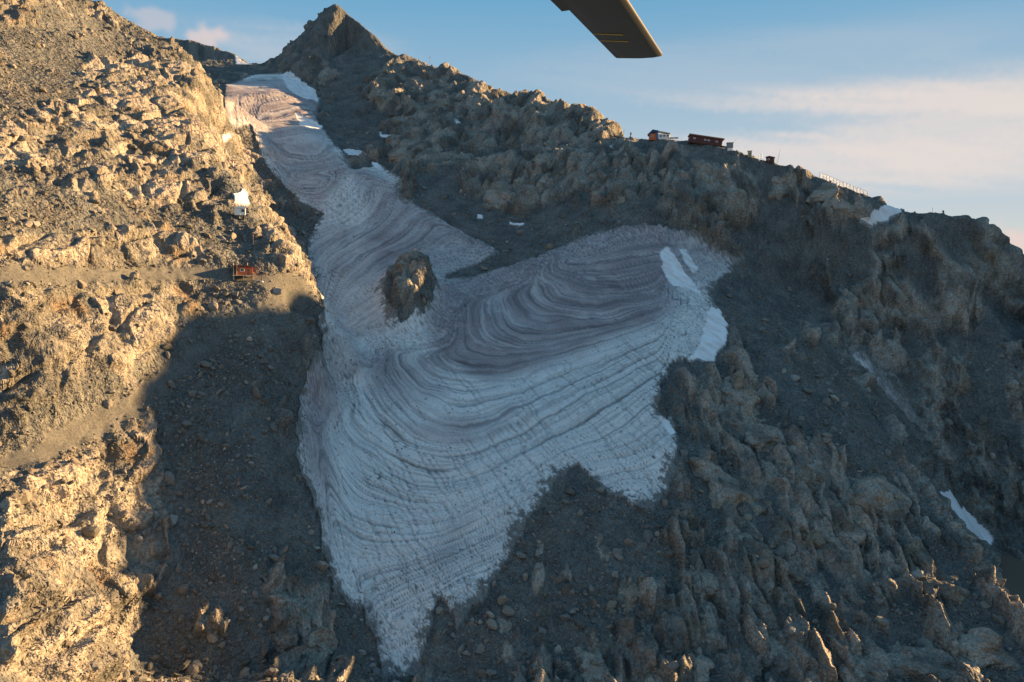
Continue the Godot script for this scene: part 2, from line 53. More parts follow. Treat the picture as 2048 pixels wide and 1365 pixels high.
	[0.56, [54.5,-284.5,59.8,-288.5,65.1,-292.5,69,-298.5,73.4,-306.5,77.8,-313.5,82.7,-322.5,87.8,-331.5,91.1,-324.5,94.2,-317.5,93.5,-309.5,92.7,-301.5,92.4,-295.5,91.8,-288.5,91.4,-282.5,90.4,-276.5,89.4,-270.5,88.4,-264.5,87.3,-258.5,82.5,-257.5,77.5,-255.5,72.8,-254.5,68.1,-253.5,64.4,-246.5,61,-240.5,58.1,-236.5,55.4,-232.5,51.2,-233.5,46.9,-234.5,46.7,-237.5,46.7,-241.5,46.6,-245.5,46.7,-250.5,46.8,-255.5,47,-261.5,49.3,-268.5,51.9,-276.5]],
	[0.56, [82.5,-253.5,87.5,-256.5,92.5,-259.5,97.7,-262.5,102.5,-264.5,104.7,-261.5,106.5,-257.5,108.5,-254.5,110.9,-252.5,114,-251.5,117.1,-250.5,120.2,-249.5,122.8,-247.5,125.8,-246.5,126.9,-243.5,127.5,-239.5,127.5,-234.5,128.5,-231.5,128.8,-227.5,129,-223.5,126.6,-216.5,124.6,-210.5,122,-203.5,125.2,-202.5,128.4,-201.5,131.6,-200.5,129.1,-196.5,127.3,-193.5,125.5,-190.5,123.7,-187.5,121.9,-184.5,118.8,-184.5,115.7,-184.5,112.6,-184.5,109,-183.5,105.9,-183.5,102.9,-183.5,99.8,-183.5,96.8,-183.5,93.7,-183.5,90.2,-182.5,87.1,-182.5,84.1,-182.5,81.1,-182.5,78,-182.5,75,-182.5,72,-182.5,68.9,-182.5,65.9,-182.5,62.8,-182.5,59.8,-182.5,56.8,-182.5,53.7,-182.5,50.7,-182.5,47.7,-182.5,44.6,-182.5,41.6,-182.5,38.6,-182.5,35.5,-182.5,32.5,-182.5,33.9,-185.5,35.5,-189.5,36.9,-192.5,38.6,-196.5,41.3,-199.5,44.4,-203.5,47.3,-206.5,50.3,-209.5,52.3,-213.5,54.1,-216.5,56.2,-220.5,58.4,-224.5,60.8,-229.5,63,-233.5,66.8,-237.5,70.6,-241.5,74.5,-245.5,78.4,-249.5]],
	[0.46, [17,-212.5,20.6,-213.5,24.3,-215.5,28.1,-217.5,31.8,-218.5,35.5,-219.5,39.3,-220.5,43.2,-222.5,42.5,-218.5,42,-215.5,41.3,-211.5,40.7,-208.5,40.2,-205.5,39.5,-201.5,38.9,-198.5,38.2,-194.5,37.6,-191.5,37.1,-188.5,36.6,-185.5,36,-182.5,33.1,-182.5,30.1,-182.5,27.2,-182.5,24.2,-182.5,21.2,-181.5,18.3,-181.5,15.3,-181.5,12.4,-181.5,9.5,-181.5,6.6,-181.5,3.6,-181.5,0.7,-181.5,-2.2,-181.5,-5.2,-181.5,-4,-184.5,-2.9,-187.5,-1.7,-190.5,-0.5,-192.5,0.8,-195.5,2,-198.5,3.3,-201.5,6,-203.5,8.7,-205.5,11.4,-207.5,14.1,-209.5]],
	[0.8, [-57.9,-187.5,-55.5,-189.5,-53.1,-191.5,-50.3,-192.5,-47.7,-194.5,-46.4,-192.5,-44.9,-189.5,-43.6,-187.5,-42.4,-185.5,-41.1,-183.5,-39.4,-179.5,-37.4,-173.5,-39.8,-171.5,-42.2,-169.5,-44.5,-167.5,-47.3,-167.5,-50.1,-167.5,-52.7,-175.5,-53.6,-177.5,-54.4,-179.5,-54.9,-180.5,-55.4,-181.5,-56.2,-183.5,-57.1,-185.5]],
	[0.8, [-145.6,-410.5,-144.4,-427.5,-150.3,-468.5,-135.4,-433.5,-136.9,-419.5,-113.8,-334.5,-112.5,-308.5]]]
const GLACIER := [-204.1,-583.5,-203.8,-609.5,-203.4,-637.5,-198,-645.5,-192.8,-654.5,-184.8,-654.5,-172.4,-637.5,-160.6,-621.5,-149.9,-608.5,-139.8,-596.5,-135.2,-570.5,-130.7,-545.5,-121.7,-527.5,-112.9,-509.5,-107.3,-501.5,-100.4,-487.5,-90.9,-459.5,-86.7,-466.5,-82.7,-475.5,-78,-481.5,-72.3,-472.5,-65.8,-457.5,-58.8,-436.5,-58.6,-415.5,-52.4,-410.5,-46.5,-406.5,-40.6,-401.5,-36.4,-395.5,-32.3,-390.5,-28.4,-386.5,-24.6,-383.5,-19.3,-379.5,-14.1,-375.5,-8.9,-369.5,-5.4,-362.5,-9,-358.5,-12.6,-355.5,-16.1,-351.5,-21.2,-345.5,-26,-338.5,-28.6,-331.5,-24.2,-334.5,-19.6,-336.5,-13.6,-341.5,-9.8,-343.5,-6,-346.5,-2.2,-348.5,1.7,-350.5,5.7,-352.5,10.1,-355.5,14.7,-359.5,19.3,-363.5,23.5,-366.5,27.6,-368.5,31.7,-370.5,35.9,-372.5,40.1,-374.5,44.3,-375.5,48.6,-377.5,52.8,-378.5,58.1,-377.5,63.5,-377.5,69,-377.5,73.7,-377.5,78.5,-378.5,83.7,-380.5,88.4,-380.5,92.7,-378.5,96.9,-376.5,102.8,-376.5,108.9,-377.5,103.7,-372.5,97.5,-363.5,91.5,-354.5,87.1,-345.5,83,-337.5,83.7,-331.5,84.3,-325.5,85,-320.5,82.3,-314.5,79.7,-308.5,77.3,-303.5,75,-298.5,72.9,-294.5,69,-293.5,65.3,-293.5,61,-290.5,57,-288.5,54.3,-282.5,51.5,-275.5,49.6,-268.5,47.8,-261.5,50.1,-260.5,52.6,-260.5,52.2,-253.5,52,-247.5,50.4,-243.5,49.1,-240.5,47.7,-237.5,46.6,-235.5,45.4,-232.5,42.3,-228.5,39.3,-224.5,35.2,-225.5,33,-227.5,30.6,-228.5,28.1,-229.5,25.7,-230.5,23.8,-233.5,21.8,-236.5,19.3,-238.5,15.9,-235.5,12.6,-231.5,10.6,-228.5,8.7,-225.5,6.8,-222.5,5,-220.5,3.6,-217.5,2.2,-215.5,0.8,-213.5,-0.5,-210.5,-1.9,-207.5,-3.1,-205.5,-4.4,-203.5,-5.7,-201.5,-6.9,-199.5,-8.1,-197.5,-9.7,-196.5,-11.2,-194.5,-12.8,-193.5,-14.3,-191.5,-14.7,-193.5,-15.2,-195.5,-15.7,-197.5,-19.2,-197.5,-19.5,-195.5,-19.8,-193.5,-20.2,-191.5,-20.4,-189.5,-20.8,-188.5,-21,-186.5,-21.2,-184.5,-21.3,-181.5,-23.6,-181.5,-26,-181.5,-28.2,-180.5,-30.3,-179.5,-31.3,-182.5,-32.1,-184.5,-33,-186.5,-33.8,-188.5,-34.7,-190.5,-35.7,-192.5,-36.6,-194.5,-40.3,-194.5,-42.8,-195.5,-45,-195.5,-46,-197.5,-47,-199.5,-48.1,-201.5,-48.9,-202.5,-49.8,-204.5,-50.8,-206.5,-51.8,-208.5,-52.7,-210.5,-53.7,-212.5,-54.9,-213.5,-56.4,-215.5,-57.8,-217.5,-59,-218.5,-60,-221.5,-60.6,-223.5,-61.6,-226.5,-62.2,-230.5,-62.6,-233.5,-63.2,-237.5,-63.3,-240.5,-63.2,-242.5,-63,-244.5,-61.8,-246.5,-60.8,-249.5,-63.3,-267.5,-64.6,-268.5,-65.8,-269.5,-64.9,-270.5,-64.5,-273.5,-69.3,-290.5,-71.2,-291.5,-81.6,-326.5,-84.9,-332.5,-88.3,-346.5,-90.8,-357.5,-93.4,-368.5,-93.2,-377.5,-92.9,-386.5,-92.4,-395.5,-99.1,-400.5,-105.9,-405.5,-111.1,-412.5,-116.6,-420.5,-121.7,-426.5,-125.5,-429.5,-129.4,-432.5,-133.6,-436.5,-143.6,-463.5,-147.1,-469.5,-151.9,-479.5,-157.8,-492.5,-159.2,-469.5,-148.7,-429.5,-150.8,-426.5,-176.4,-501.5]
const ICE_REMNANTS := [[141.6,-340.5,147.6,-339.5,149.2,-336.5,150.7,-333.5,152.7,-331.5,154.2,-328.5,156.1,-326.5,157.5,-323.5,159.2,-321.5,160.8,-319.5,161.9,-316.5,163.5,-314.5,161.1,-313.5,159.1,-314.5,157.6,-316.5,155.6,-317.5,154.1,-319.5,152.1,-320.5,150.2,-322.5,148.3,-324.5,146.9,-327.5,144.9,-329.5,143,-331.5,140.9,-333.5]]
const ROCK_ISLAND := [-50.1,-314.5,-50.2,-324.5,-46.3,-333.5,-39.3,-335.5,-33,-328.5,-30.5,-318.5,-31.1,-308.5,-32.9,-303.5,-34.6,-298.5,-37.9,-296.5,-41,-293.5,-46.4,-300.5,-48.2,-307.5]
const DIRTY_ICE := [
	[0.95, [-32.8,-302.5,-31.7,-315.5,-30.6,-330.5,-25.4,-339.5,-19.9,-347.5,-14.1,-354.5,-7.5,-358.5,-0.9,-362.5,5.9,-366.5,12.8,-370.5,19.9,-373.5,28.1,-375.5,36.4,-377.5,45,-381.5,53.4,-383.5,60.2,-381.5,67.1,-380.5,74.4,-381.5,82.2,-382.5,89.5,-381.5,96.6,-379.5,104.5,-380.5,112.7,-382.5,106.3,-376.5,98.3,-363.5,90.3,-349.5,80.9,-346.5,72.2,-346.5,68.8,-334.5,65.2,-321.5,53.4,-310.5,47,-306.5,40.8,-302.5,34.8,-299.5,28.8,-295.5,22.3,-291.5,16,-286.5,9.9,-281.5,3.9,-277.5,-1.8,-274.5,-7.5,-270.5,-13.8,-273.5,-20.4,-277.5,-27,-280.5,-29.8,-291.5]],
	[0.85, [-215.5,-595.5,-206.4,-603.5,-197,-611.5,-187.3,-619.5,-177.6,-628.5,-160.9,-603.5,-148.7,-593.5,-137,-584.5,-125.2,-547.5,-113.3,-508.5,-121.5,-499.5,-131.1,-497.5,-142.9,-503.5,-154.3,-500.5,-161.8,-486.5,-150,-429.5,-152,-415.5]],
	[0.7, [-157.8,-492.5,-153.6,-513.5,-144,-518.5,-129.6,-505.5,-122.8,-522.5,-112,-502.5,-101.2,-479.5,-91.8,-461.5,-91.1,-430.5,-92,-410.5,-93.9,-396.5,-102.6,-405.5,-112.1,-416.5,-121.7,-426.5,-127.5,-433.5,-140.4,-463.5,-147.6,-473.5]],
	[0.85, [-93.4,-469.5,-83.5,-462.5,-72.1,-444.5,-61.8,-429.5,-53,-422.5,-44.5,-415.5,-36.3,-409.5,-28.7,-400.5,-21.3,-392.5,-14.3,-386.5,-7.5,-378.5,-0.9,-368.5,-5.2,-351.5,-11.7,-348.5,-18,-345.5,-24,-339.5,-29.9,-334.5,-35.6,-329.5,-41.6,-328.5,-47.8,-329.5,-54,-329.5,-61.9,-339.5,-70.1,-349.5,-69.3,-368.5,-67.8,-386.5,-72.8,-401.5,-77.9,-416.5,-84.8,-439.5]],
	[1.0, [-66.2,-245.5,-62.4,-249.5,-61.6,-267.5,-59.4,-264.5,-57.4,-262.5,-54.9,-258.5,-54.5,-250.5,-54.4,-244.5,-54.1,-237.5,-53.6,-230.5,-52.6,-226.5,-51.4,-221.5,-50.4,-217.5,-49.4,-213.5,-48.4,-209.5,-47.8,-206.5,-47,-202.5,-46.1,-198.5,-45.5,-195.5,-46.9,-198.5,-48,-200.5,-49.4,-203.5,-50.8,-206.5,-52.3,-209.5,-53.7,-212.5,-55.5,-215.5,-57.6,-219.5,-59.4,-222.5,-61.6,-226.5,-62.8,-231.5,-64.1,-236.5,-65.1,-240.5,-65.5,-242.5]],
	[0.5, [-96.6,-368.5,-90.9,-376.5,-84.8,-384.5,-78.3,-391.5,-70.4,-374.5,-63,-358.5,-55.6,-339.5,-51.7,-324.5,-48.4,-312.5,-45.3,-301.5,-42.5,-291.5,-47.7,-289.5,-52.7,-287.5,-55.7,-275.5,-59.1,-267.5,-64.1,-267.5,-65.6,-268.5,-67.1,-269.5,-68.6,-270.5,-69.7,-272.5,-86.3,-334.5,-91.6,-352.5]],
	[0.6, [-57.3,-266.5,-53.4,-273.5,-49,-279.5,-43.5,-279.5,-38.1,-280.5,-32.6,-280.5,-27.1,-281.5,-23.6,-270.5,-20.3,-260.5,-25.4,-257.5,-30.5,-254.5,-35.7,-253.5,-40.4,-256.5,-45.1,-259.5,-49.8,-261.5,-53.6,-264.5]],
	[0.7, [-34.6,-245.5,-29.2,-243.5,-23.9,-241.5,-18.8,-240.5,-13.9,-242.5,-8.9,-245.5,-3.8,-249.5,1,-255.5,6,-264.5,0.4,-261.5,-5,-259.5,-10.3,-256.5,-15.3,-253.5,-20.2,-251.5,-25.1,-249.5,-29.9,-247.5]],
	[0.65, [-21.1,-215.5,-17.2,-218.5,-13.2,-220.5,-9.1,-223.5,-10.6,-219.5,-12.1,-215.5,-13.5,-211.5,-14.8,-207.5,-16.2,-204.5,-20.1,-204.5,-24.1,-205.5,-22.6,-210.5]],
	[0.9, [-40.3,-194.5,-34.8,-194.5,-33.8,-191.5,-32.8,-188.5,-31.6,-184.5,-30.3,-179.5,-34.6,-176.5,-36.9,-182.5,-38.8,-186.5,-40.6,-189.5]],
	[0.75, [70.8,-374.5,78,-375.5,85.2,-376.5,92.5,-377.5,99.3,-376.5,106.6,-377.5,99.3,-367.5,90.8,-351.5,83,-337.5,76.8,-347.5,75,-356.5,73.2,-366.5]],
	[1.0, [101.9,-344.5,110.3,-350.5,118.5,-355.5,126.2,-358.5,132.9,-358.5,140,-359.5,146.3,-358.5,152.6,-357.5,158.4,-355.5,159.9,-359.5,161,-362.5,162.1,-365.5,163.6,-369.5,165.1,-373.5,157.7,-372.5,151.2,-373.5,144.7,-374.5,138.9,-377.5,133.6,-382.5,127.5,-385.5,121.3,-388.5,114.7,-390.5,113.4,-385.5,112.1,-380.5,109.9,-372.5,106.5,-360.5]],
	[0.95, [140.6,-343.5,142.8,-337.5,145.7,-333.5,148.1,-328.5,150.8,-324.5,153.4,-320.5,156.3,-317.5,159.3,-314.5,162.6,-312.5,171,-317.5,167.8,-319.5,165.2,-322.5,163,-326.5,160.2,-329.5,157.8,-333.5,154.8,-336.5,152.2,-340.5,150,-345.5]]]
# flow bands of the ice: band number, then points x, z along it
const BANDS := [
	[0, [5.8,-336.5,6.3,-325.5,12.3,-318.5,20.3,-316.5,29.7,-315.5,39.1,-315.5,49.5,-321.5,60.1,-326.5]],
	[1, [-6.1,-329.5,-5.5,-317.5,-2.5,-305.5,3.4,-299.5,13,-301.5,21.8,-305.5,30.8,-308.5,40,-311.5,52.1,-317.5,64.6,-323.5]],
	[2, [-11.4,-321.5,-10.9,-306.5,-7.4,-297.5,-1.8,-292.5,6.4,-293.5,16.1,-297.5,25.9,-300.5,34.9,-304.5,44.2,-308.5,53.9,-313.5]],
	[3, [-24.5,-317.5,-23.9,-303.5,-23.5,-291.5,-18.1,-284.5,-12,-282.5,-2.8,-284.5,4.8,-287.5,12.5,-290.5,21.2,-295.5,30,-299.5,38.9,-302.5,46.9,-307.5,54.9,-311.5,63.3,-316.5]],
	[5, [-39.8,-283.5,-37.6,-274.5,-34.7,-270.5,-28.3,-265.5,-16.9,-263.5,-8.5,-267.5,0.2,-271.5,12.2,-282.5,21.2,-287.5,30.4,-291.5,39.9,-295.5,50.8,-303.5,62.3,-311.5]],
	[7, [-50.4,-284.5,-46.9,-273.5,-43.6,-263.5,-36.9,-253.5,-31.9,-247.5,-23.4,-242.5,-13,-242.5,-2.5,-250.5,5.7,-257.5,14.3,-265.5,22.1,-272.5,30.1,-278.5,38.4,-284.5,48.6,-292.5,59.1,-299.5]],
	[9, [-59.8,-262.5,-52.9,-254.5,-47.6,-246.5,-38.8,-240.5,-32,-238.5,-25.4,-236.5,-19,-236.5,-12.7,-237.5,-6.4,-241.5,0.2,-245.5,5.5,-249.5,11.2,-255.5,17,-260.5,23.1,-266.5,31,-271.5,39.3,-277.5,48,-285.5,56.7,-291.5]],
	[11, [-59.1,-245.5,-56.8,-243.5,-54.3,-240.5,-48.1,-235.5,-42.4,-232.5,-36.7,-229.5,-26.3,-224.5,-19.1,-225.5,-11.8,-226.5,-5.7,-229.5,0.6,-233.5,7,-238.5,13.7,-243.5,22.4,-249.5,31.5,-255.5,38.2,-261.5,45.5,-269.5,53.6,-279.5]],
	[14, [-59.8,-232.5,-56.1,-227.5,-52.5,-222.5,-46.8,-217.5,-37.1,-216.5,-31.3,-216.5,-25.4,-216.5,-16.1,-218.5,-6.8,-222.5,-1.9,-226.5,3.1,-230.5,10.8,-236.5,18.8,-242.5,26.2,-245.5,34,-249.5,41.1,-255.5,49.2,-264.5]],
	[17, [-57.6,-220.5,-54.6,-217.5,-51.4,-213.5,-48.3,-209.5,-44.2,-208.5,-39.8,-205.5,-34.4,-206.5,-29,-207.5,-23.5,-209.5,-17.9,-211.5,-12.3,-214.5,-6.6,-217.5,-0.7,-221.5,5.5,-226.5,12,-231.5,18.9,-237.5,26.7,-240.5,34.4,-241.5,42.3,-245.5,50.9,-251.5]],
	[20, [-50.4,-206.5,-45.9,-202.5,-42,-196.5,-34.7,-201.5,-29.5,-203.5,-24.2,-205.5,-18.8,-207.5,-13.3,-210.5,-4.2,-215.5,1,-218.5,6.5,-222.5,12.8,-225.5,19.3,-229.5,26,-233.5,33.3,-236.5,40.6,-238.5,48.2,-241.5]],
	[23, [-41.4,-193.5,-35.8,-194.5,-29.7,-196.5,-24.6,-199.5,-19.3,-201.5,-15.2,-205.5,-10.9,-208.5,-1.9,-211.5,3.1,-214.5,8.2,-216.5,13.4,-219.5,18.7,-222.5,24.3,-226.5,30.1,-230.5,37.5,-231.5,45.2,-233.5]],
	[27, [-37.2,-190.5,-33,-190.5,-27.2,-193.5,-23.1,-195.5,-19,-197.5,-10.9,-202.5,-6.2,-204.5,-1.4,-207.5,3.5,-209.5,8.4,-211.5,13.5,-213.5,18.7,-216.5,24.2,-220.5,29.7,-223.5,35.3,-226.5,39.3,-224.5]],
	[31, [-31.2,-183.5,-24.7,-188.5,-20.2,-192.5]],
	[-4, [32.6,-336.5,47.2,-336.5,56.4,-341.5,65.6,-345.5]],
	[-8, [21.1,-355.5,30.3,-359.5,39.5,-362.5,51.2,-366.5,63.2,-370.5,74.7,-370.5,87.1,-374.5,103.7,-375.5]],
	[40, [-173.4,-542.5,-161.2,-545.5,-149.1,-576.5]],
	[43, [-163.3,-500.5,-151.4,-511.5,-137.8,-531.5,-128.7,-548.5]],
	[47, [-158.7,-495.5,-145.7,-485.5,-131.8,-471.5,-112.2,-472.5,-108.8,-513.5]],
	[52, [-145,-469.5,-127.2,-439.5,-116.2,-430.5,-100.6,-430.5,-95.8,-467.5]],
	[57, [-126.7,-430.5,-107.2,-410.5,-94.5,-410.5,-90.5,-454.5]],
	[62, [-105.9,-405.5,-93.7,-395.5,-87.9,-400.5,-86.8,-422.5,-86.5,-448.5]],
	[66, [-96.6,-368.5,-90.2,-380.5,-80.7,-391.5,-73.2,-411.5,-76,-435.5]],
	[70, [-72.2,-271.5,-82.1,-354.5,-74.2,-370.5,-63.8,-391.5,-62.7,-417.5]],
	[74, [-68.1,-272.5,-70.1,-328.5,-62.7,-356.5,-51.4,-371.5,-46.9,-391.5,-40.6,-401.5]],
	[78, [-66.6,-271.5,-64.7,-311.5,-59.5,-320.5,-54,-329.5,-48.1,-338.5,-42,-349.5,-28.5,-371.5,-15.9,-372.5]],
	[95, [112.1,-356.5,128,-367.5,140.5,-367.5,149.8,-365.5,159.8,-365.5]],
	[99, [113.1,-367.5,127.6,-373.5,139.4,-371.5,150.3,-370.5,162,-371.5]],
	[84, [-64,-251.5,-59.9,-279.5,-54.2,-306.5]],
	[90, [-64.1,-267.5,-57.5,-284.5,-47.1,-297.5,-36.1,-298.5,-30.3,-312.5]]]
const SNOW_PATCHES := [
	["sunlit snow patch above the small white cabin on the shoulder", [-100.1,-290.5,-98.6,-293.5,-98.1,-299.5,-94.8,-292.5,-94.6,-287.5,-97.1,-285.5]],
	["steep snow patch below the dark summit cone", [-183.7,-650.5,-175.2,-648.5,-164.1,-632.5,-155.1,-622.5,-146.4,-612.5,-139.1,-587.5,-144.6,-583.5,-149.9,-579.5,-155.8,-585.5,-161.9,-591.5,-172,-618.5]],
	["thin snow wedge on the upper glacier below the scree", [-143.2,-542.5,-136.4,-541.5,-130.5,-539.5,-124.6,-537.5,-122.1,-519.5,-127.7,-506.5,-138.2,-530.5]],
	["small snow patch on scree beside the upper glacier", [-104.3,-500.5,-101,-508.5,-91.4,-503.5,-93.7,-489.5,-98.7,-487.5]],
	["oval snow lens at the foot of the rock buttress", [-84.2,-486.5,-79.4,-482.5,-75.8,-474.5,-77.4,-470.5,-81.9,-476.5]],
	["small snow patch in the gully below the ridge notch", [-38.9,-548.5,-32.8,-541.5,-28.4,-539.5,-28.8,-535.5,-37.8,-541.5]],
	["narrow snow patch on the scree above the rock buttress", [-87.8,-539.5,-84.7,-532.5,-78.2,-527.5,-79.4,-522.5,-84.5,-526.5]],
	["broad smooth snow bank at the upper edge of the striped ice", [66.6,-363.5,70.5,-366.5,73,-361.5,74.7,-353.5,76.4,-348.5,77.8,-342.5,78.2,-336.5,75.7,-338.5,73,-339.5,68.1,-341.5,66.7,-345.5,65.4,-350.5,65.9,-356.5]],
	["narrow snow strip beside the broad snow bank", [75.5,-367.5,79.4,-368.5,80.8,-362.5,82.2,-356.5,78.7,-351.5,76.6,-357.5,76.1,-362.5]],
	["pale snow tongue between the striped ice and the rock spur", [80,-326.5,84.3,-325.5,84.6,-320.5,84.9,-315.5,82.8,-309.5,81,-304.5,77.7,-299.5,74.4,-294.5,70.8,-293.5,67.5,-293.5,64,-292.5,67.5,-297.5,71,-302.5,73.5,-308.5,76.3,-315.5,78,-320.5]],
	["pinkish snow scrap at the ice edge beside the spur cliffs", [48,-259.5,51.1,-260.5,52.1,-255.5,50.6,-252.5,49,-254.5]],
	["groomed snow slab on the saddle beside the low knoll", [160.5,-372.5,164,-374.5,168.1,-377.5,171.7,-379.5,174.9,-380.5,178.7,-379.5,182,-377.5,179.2,-375.5,176.6,-375.5,173.6,-374.5,169.6,-374.5,164.6,-372.5]],
	["small snow scrap on the dark scree above the glacier", [-17.4,-402.5,-13.9,-403.5,-13.8,-398.5,-16.9,-397.5]],
	["flat snow scrap on the scree below the ridge cliffs", [-1.5,-396.5,2.4,-395.5,6.3,-393.5,5.8,-391.5,-1,-393.5]],
	["small snow scrap below the ridge buildings", [54,-454.5,56.1,-453.5,55.1,-442.5,52.6,-444.5]],
	["tiny snow scrap in the dark hollow beside the lit crag", [-148.2,-414.5,-146.4,-425.5,-145.9,-422.5,-146.7,-414.5]],
	["snow saddle between the far ridge and the summit cone", [-259.7,-771.5,-240,-734.5,-222.1,-701.5,-212.3,-692.5,-215.3,-695.5,-222,-696.5,-229.6,-700.5,-237.7,-705.5]],
	["meltwater snow strip in the gully above the lake", [155.5,-287.5,166.1,-299.5,167.2,-297.5,168.3,-295.5,162,-286.5,157.1,-284.5,156,-285.5]],
	["lower snow strip in the gully beside the lake", [160.1,-286.5,170.5,-298.5,172.2,-297.5,174.4,-297.5,176.1,-296.5,177.7,-295.5,179.5,-293.5,169.5,-284.5,166.4,-282.5,164.5,-282.5,162.6,-282.5,161.4,-284.5]]]
const TRACKS := [
	[-120.3,-189.5,-118.4,-193.5,-116.8,-198.5,-115.6,-204.5,-114.1,-210.5,-112,-216.5,-109.6,-222.5,-108,-229.5,-106.2,-236.5,-103.4,-241.5,-100.1,-245.5,-96.5,-249.5,-91,-252.5,-85.4,-255.5,-79.8,-256.5,-75,-260.5,-69.7,-272.5],
	[-108.3,-167.5,-106.2,-170.5,-103.9,-173.5,-102.6,-178.5,-101,-183.5,-99.6,-188.5,-97.9,-193.5,-95.9,-198.5,-94.7,-205.5,-93.6,-210.5,-92.3,-215.5,-90.4,-224.5,-88.4,-230.5,-86.5,-237.5,-83.9,-241.5,-80.8,-244.5,-77.6,-247.5,-74.3,-252.5,-72.5,-263.5,-69.5,-271.5]]
# rock outcrops: x, z, width, length down the slope
const OUTCROPS := [[93.5, -250.5, 20.3, 27.4], [107.2, -241.5, 28.6, 28.4], [83.6, -228.5, 12.8, 21.1], [96.7, -228.5, 17.1, 15.4], [62.8, -238.5, 11.9, 18], [72.2, -234.5, 8.8, 15.8], [50.7, -211.5, 9.2, 19.5], [65.7, -221.5, 8.3, 18.6], [74, -216.5, 9.4, 18.2], [82.3, -214.5, 9.3, 16.2], [93.7, -217.5, 9.5, 11], [56.7, -193.5, 7.2, 26], [64.1, -195.5, 9.7, 23], [72.9, -193.5, 8.4, 29.3], [85.3, -190.5, 15.4, 27.2], [100.7, -189.5, 23.6, 19.1], [112.5, -210.5, 15.7, 10.6], [29.7, -205.5, 7, 20.7], [17.8, -189.5, 8.3, 23.9], [33.6, -189.5, 7.1, 22.3], [7.5, -209.5, 4.6, 21.1], [-1.7, -191.5, 4.8, 19.3], [78.2, -279.5, 19.1, 30.5], [69.2, -278.5, 10.4, 25.7], [59.2, -272.5, 8.5, 22.9], [81.9, -262.5, 14.7, 24.3], [59.4, -243.5, 9.1, 14.3], [-47.9, -184.5, 12.6, 27.9], [-40.2, -313.5, 11.7, 18.4], [115.1, -193.5, 14.4, 17.9], [44.6, -189.5, 7.1, 19.1], [24.1, -215.5, 5.4, 12.7], [-60.4, -508.5, 34.8, 55.5], [18.6, -426.5, 29.2, 46.6], [50, -404.5, 15.1, 27.2], [81.9, -415.5, 18.1, 31.4], [107.9, -407.5, 16.5, 37.7], [133.4, -397.5, 22.3, 30.1], [147, -384.5, 23.9, 25.8], [157.3, -377.5, 18.8, 19], [68.1, -416.5, 15.6, 21], [-33.7, -482.5, 27, 32.4], [-14.1, -524.5, 19.6, 48.5], [-51.6, -587.5, 21.9, 44.4], [-6.3, -424.5, 18.5, 28.5]]

func _ready() -> void:
	# ---- camera
	var cam := Camera3D.new()
	cam.name = "camera"
	cam.fov = rad_to_deg(2.0 * atan(682.5 / 1607.0))
	cam.near = 0.2
	cam.far = 30000.0
	cam.rotation.x = -atan(122.5 / 1607.0)
	add_child(cam)
	cam.current = true
	# ---- sky, air and sun
	var we := WorldEnvironment.new()
	we.name = "environment"
	var env := Environment.new()
	env.background_mode = Environment.BG_SKY
	var sky := Sky.new()
	var sm := PanoramaSkyMaterial.new()
	sm.panorama = make_sky()
	sm.energy_multiplier = 0.318
	sky.sky_material = sm
	env.sky = sky
	env.tonemap_mode = Environment.TONE_MAPPER_LINEAR
	env.tonemap_exposure = 4.1
	env.sdfgi_enabled = true
	env.ssao_enabled = true
	env.ssil_enabled = true
	we.environment = env
	add_child(we)
	var sun := DirectionalLight3D.new()
	sun.name = "sun"
	var a := deg_to_rad(SUN_TURN)
	var e := deg_to_rad(SUN_HIGH)
	var to_sun := Vector3(cos(e) * cos(a), sin(e), -cos(e) * sin(a))
	sun.look_at_from_position(Vector3.ZERO, -to_sun, Vector3.UP)
	sun.light_color = Color(1.0, 0.81, 0.555)
	sun.light_energy = 1.6
	sun.light_angular_distance = 0.5
	sun.shadow_enabled = true
	add_child(sun)
	# ---- the mountain
	rng.seed = 11
	make_noises()
	make_materials()
	make_fields()
	make_terrain()
	make_lake()
	make_far_range()
	make_outcrops()
	make_stones()
	make_buildings()
	make_small_things()
	make_rotor_blade()


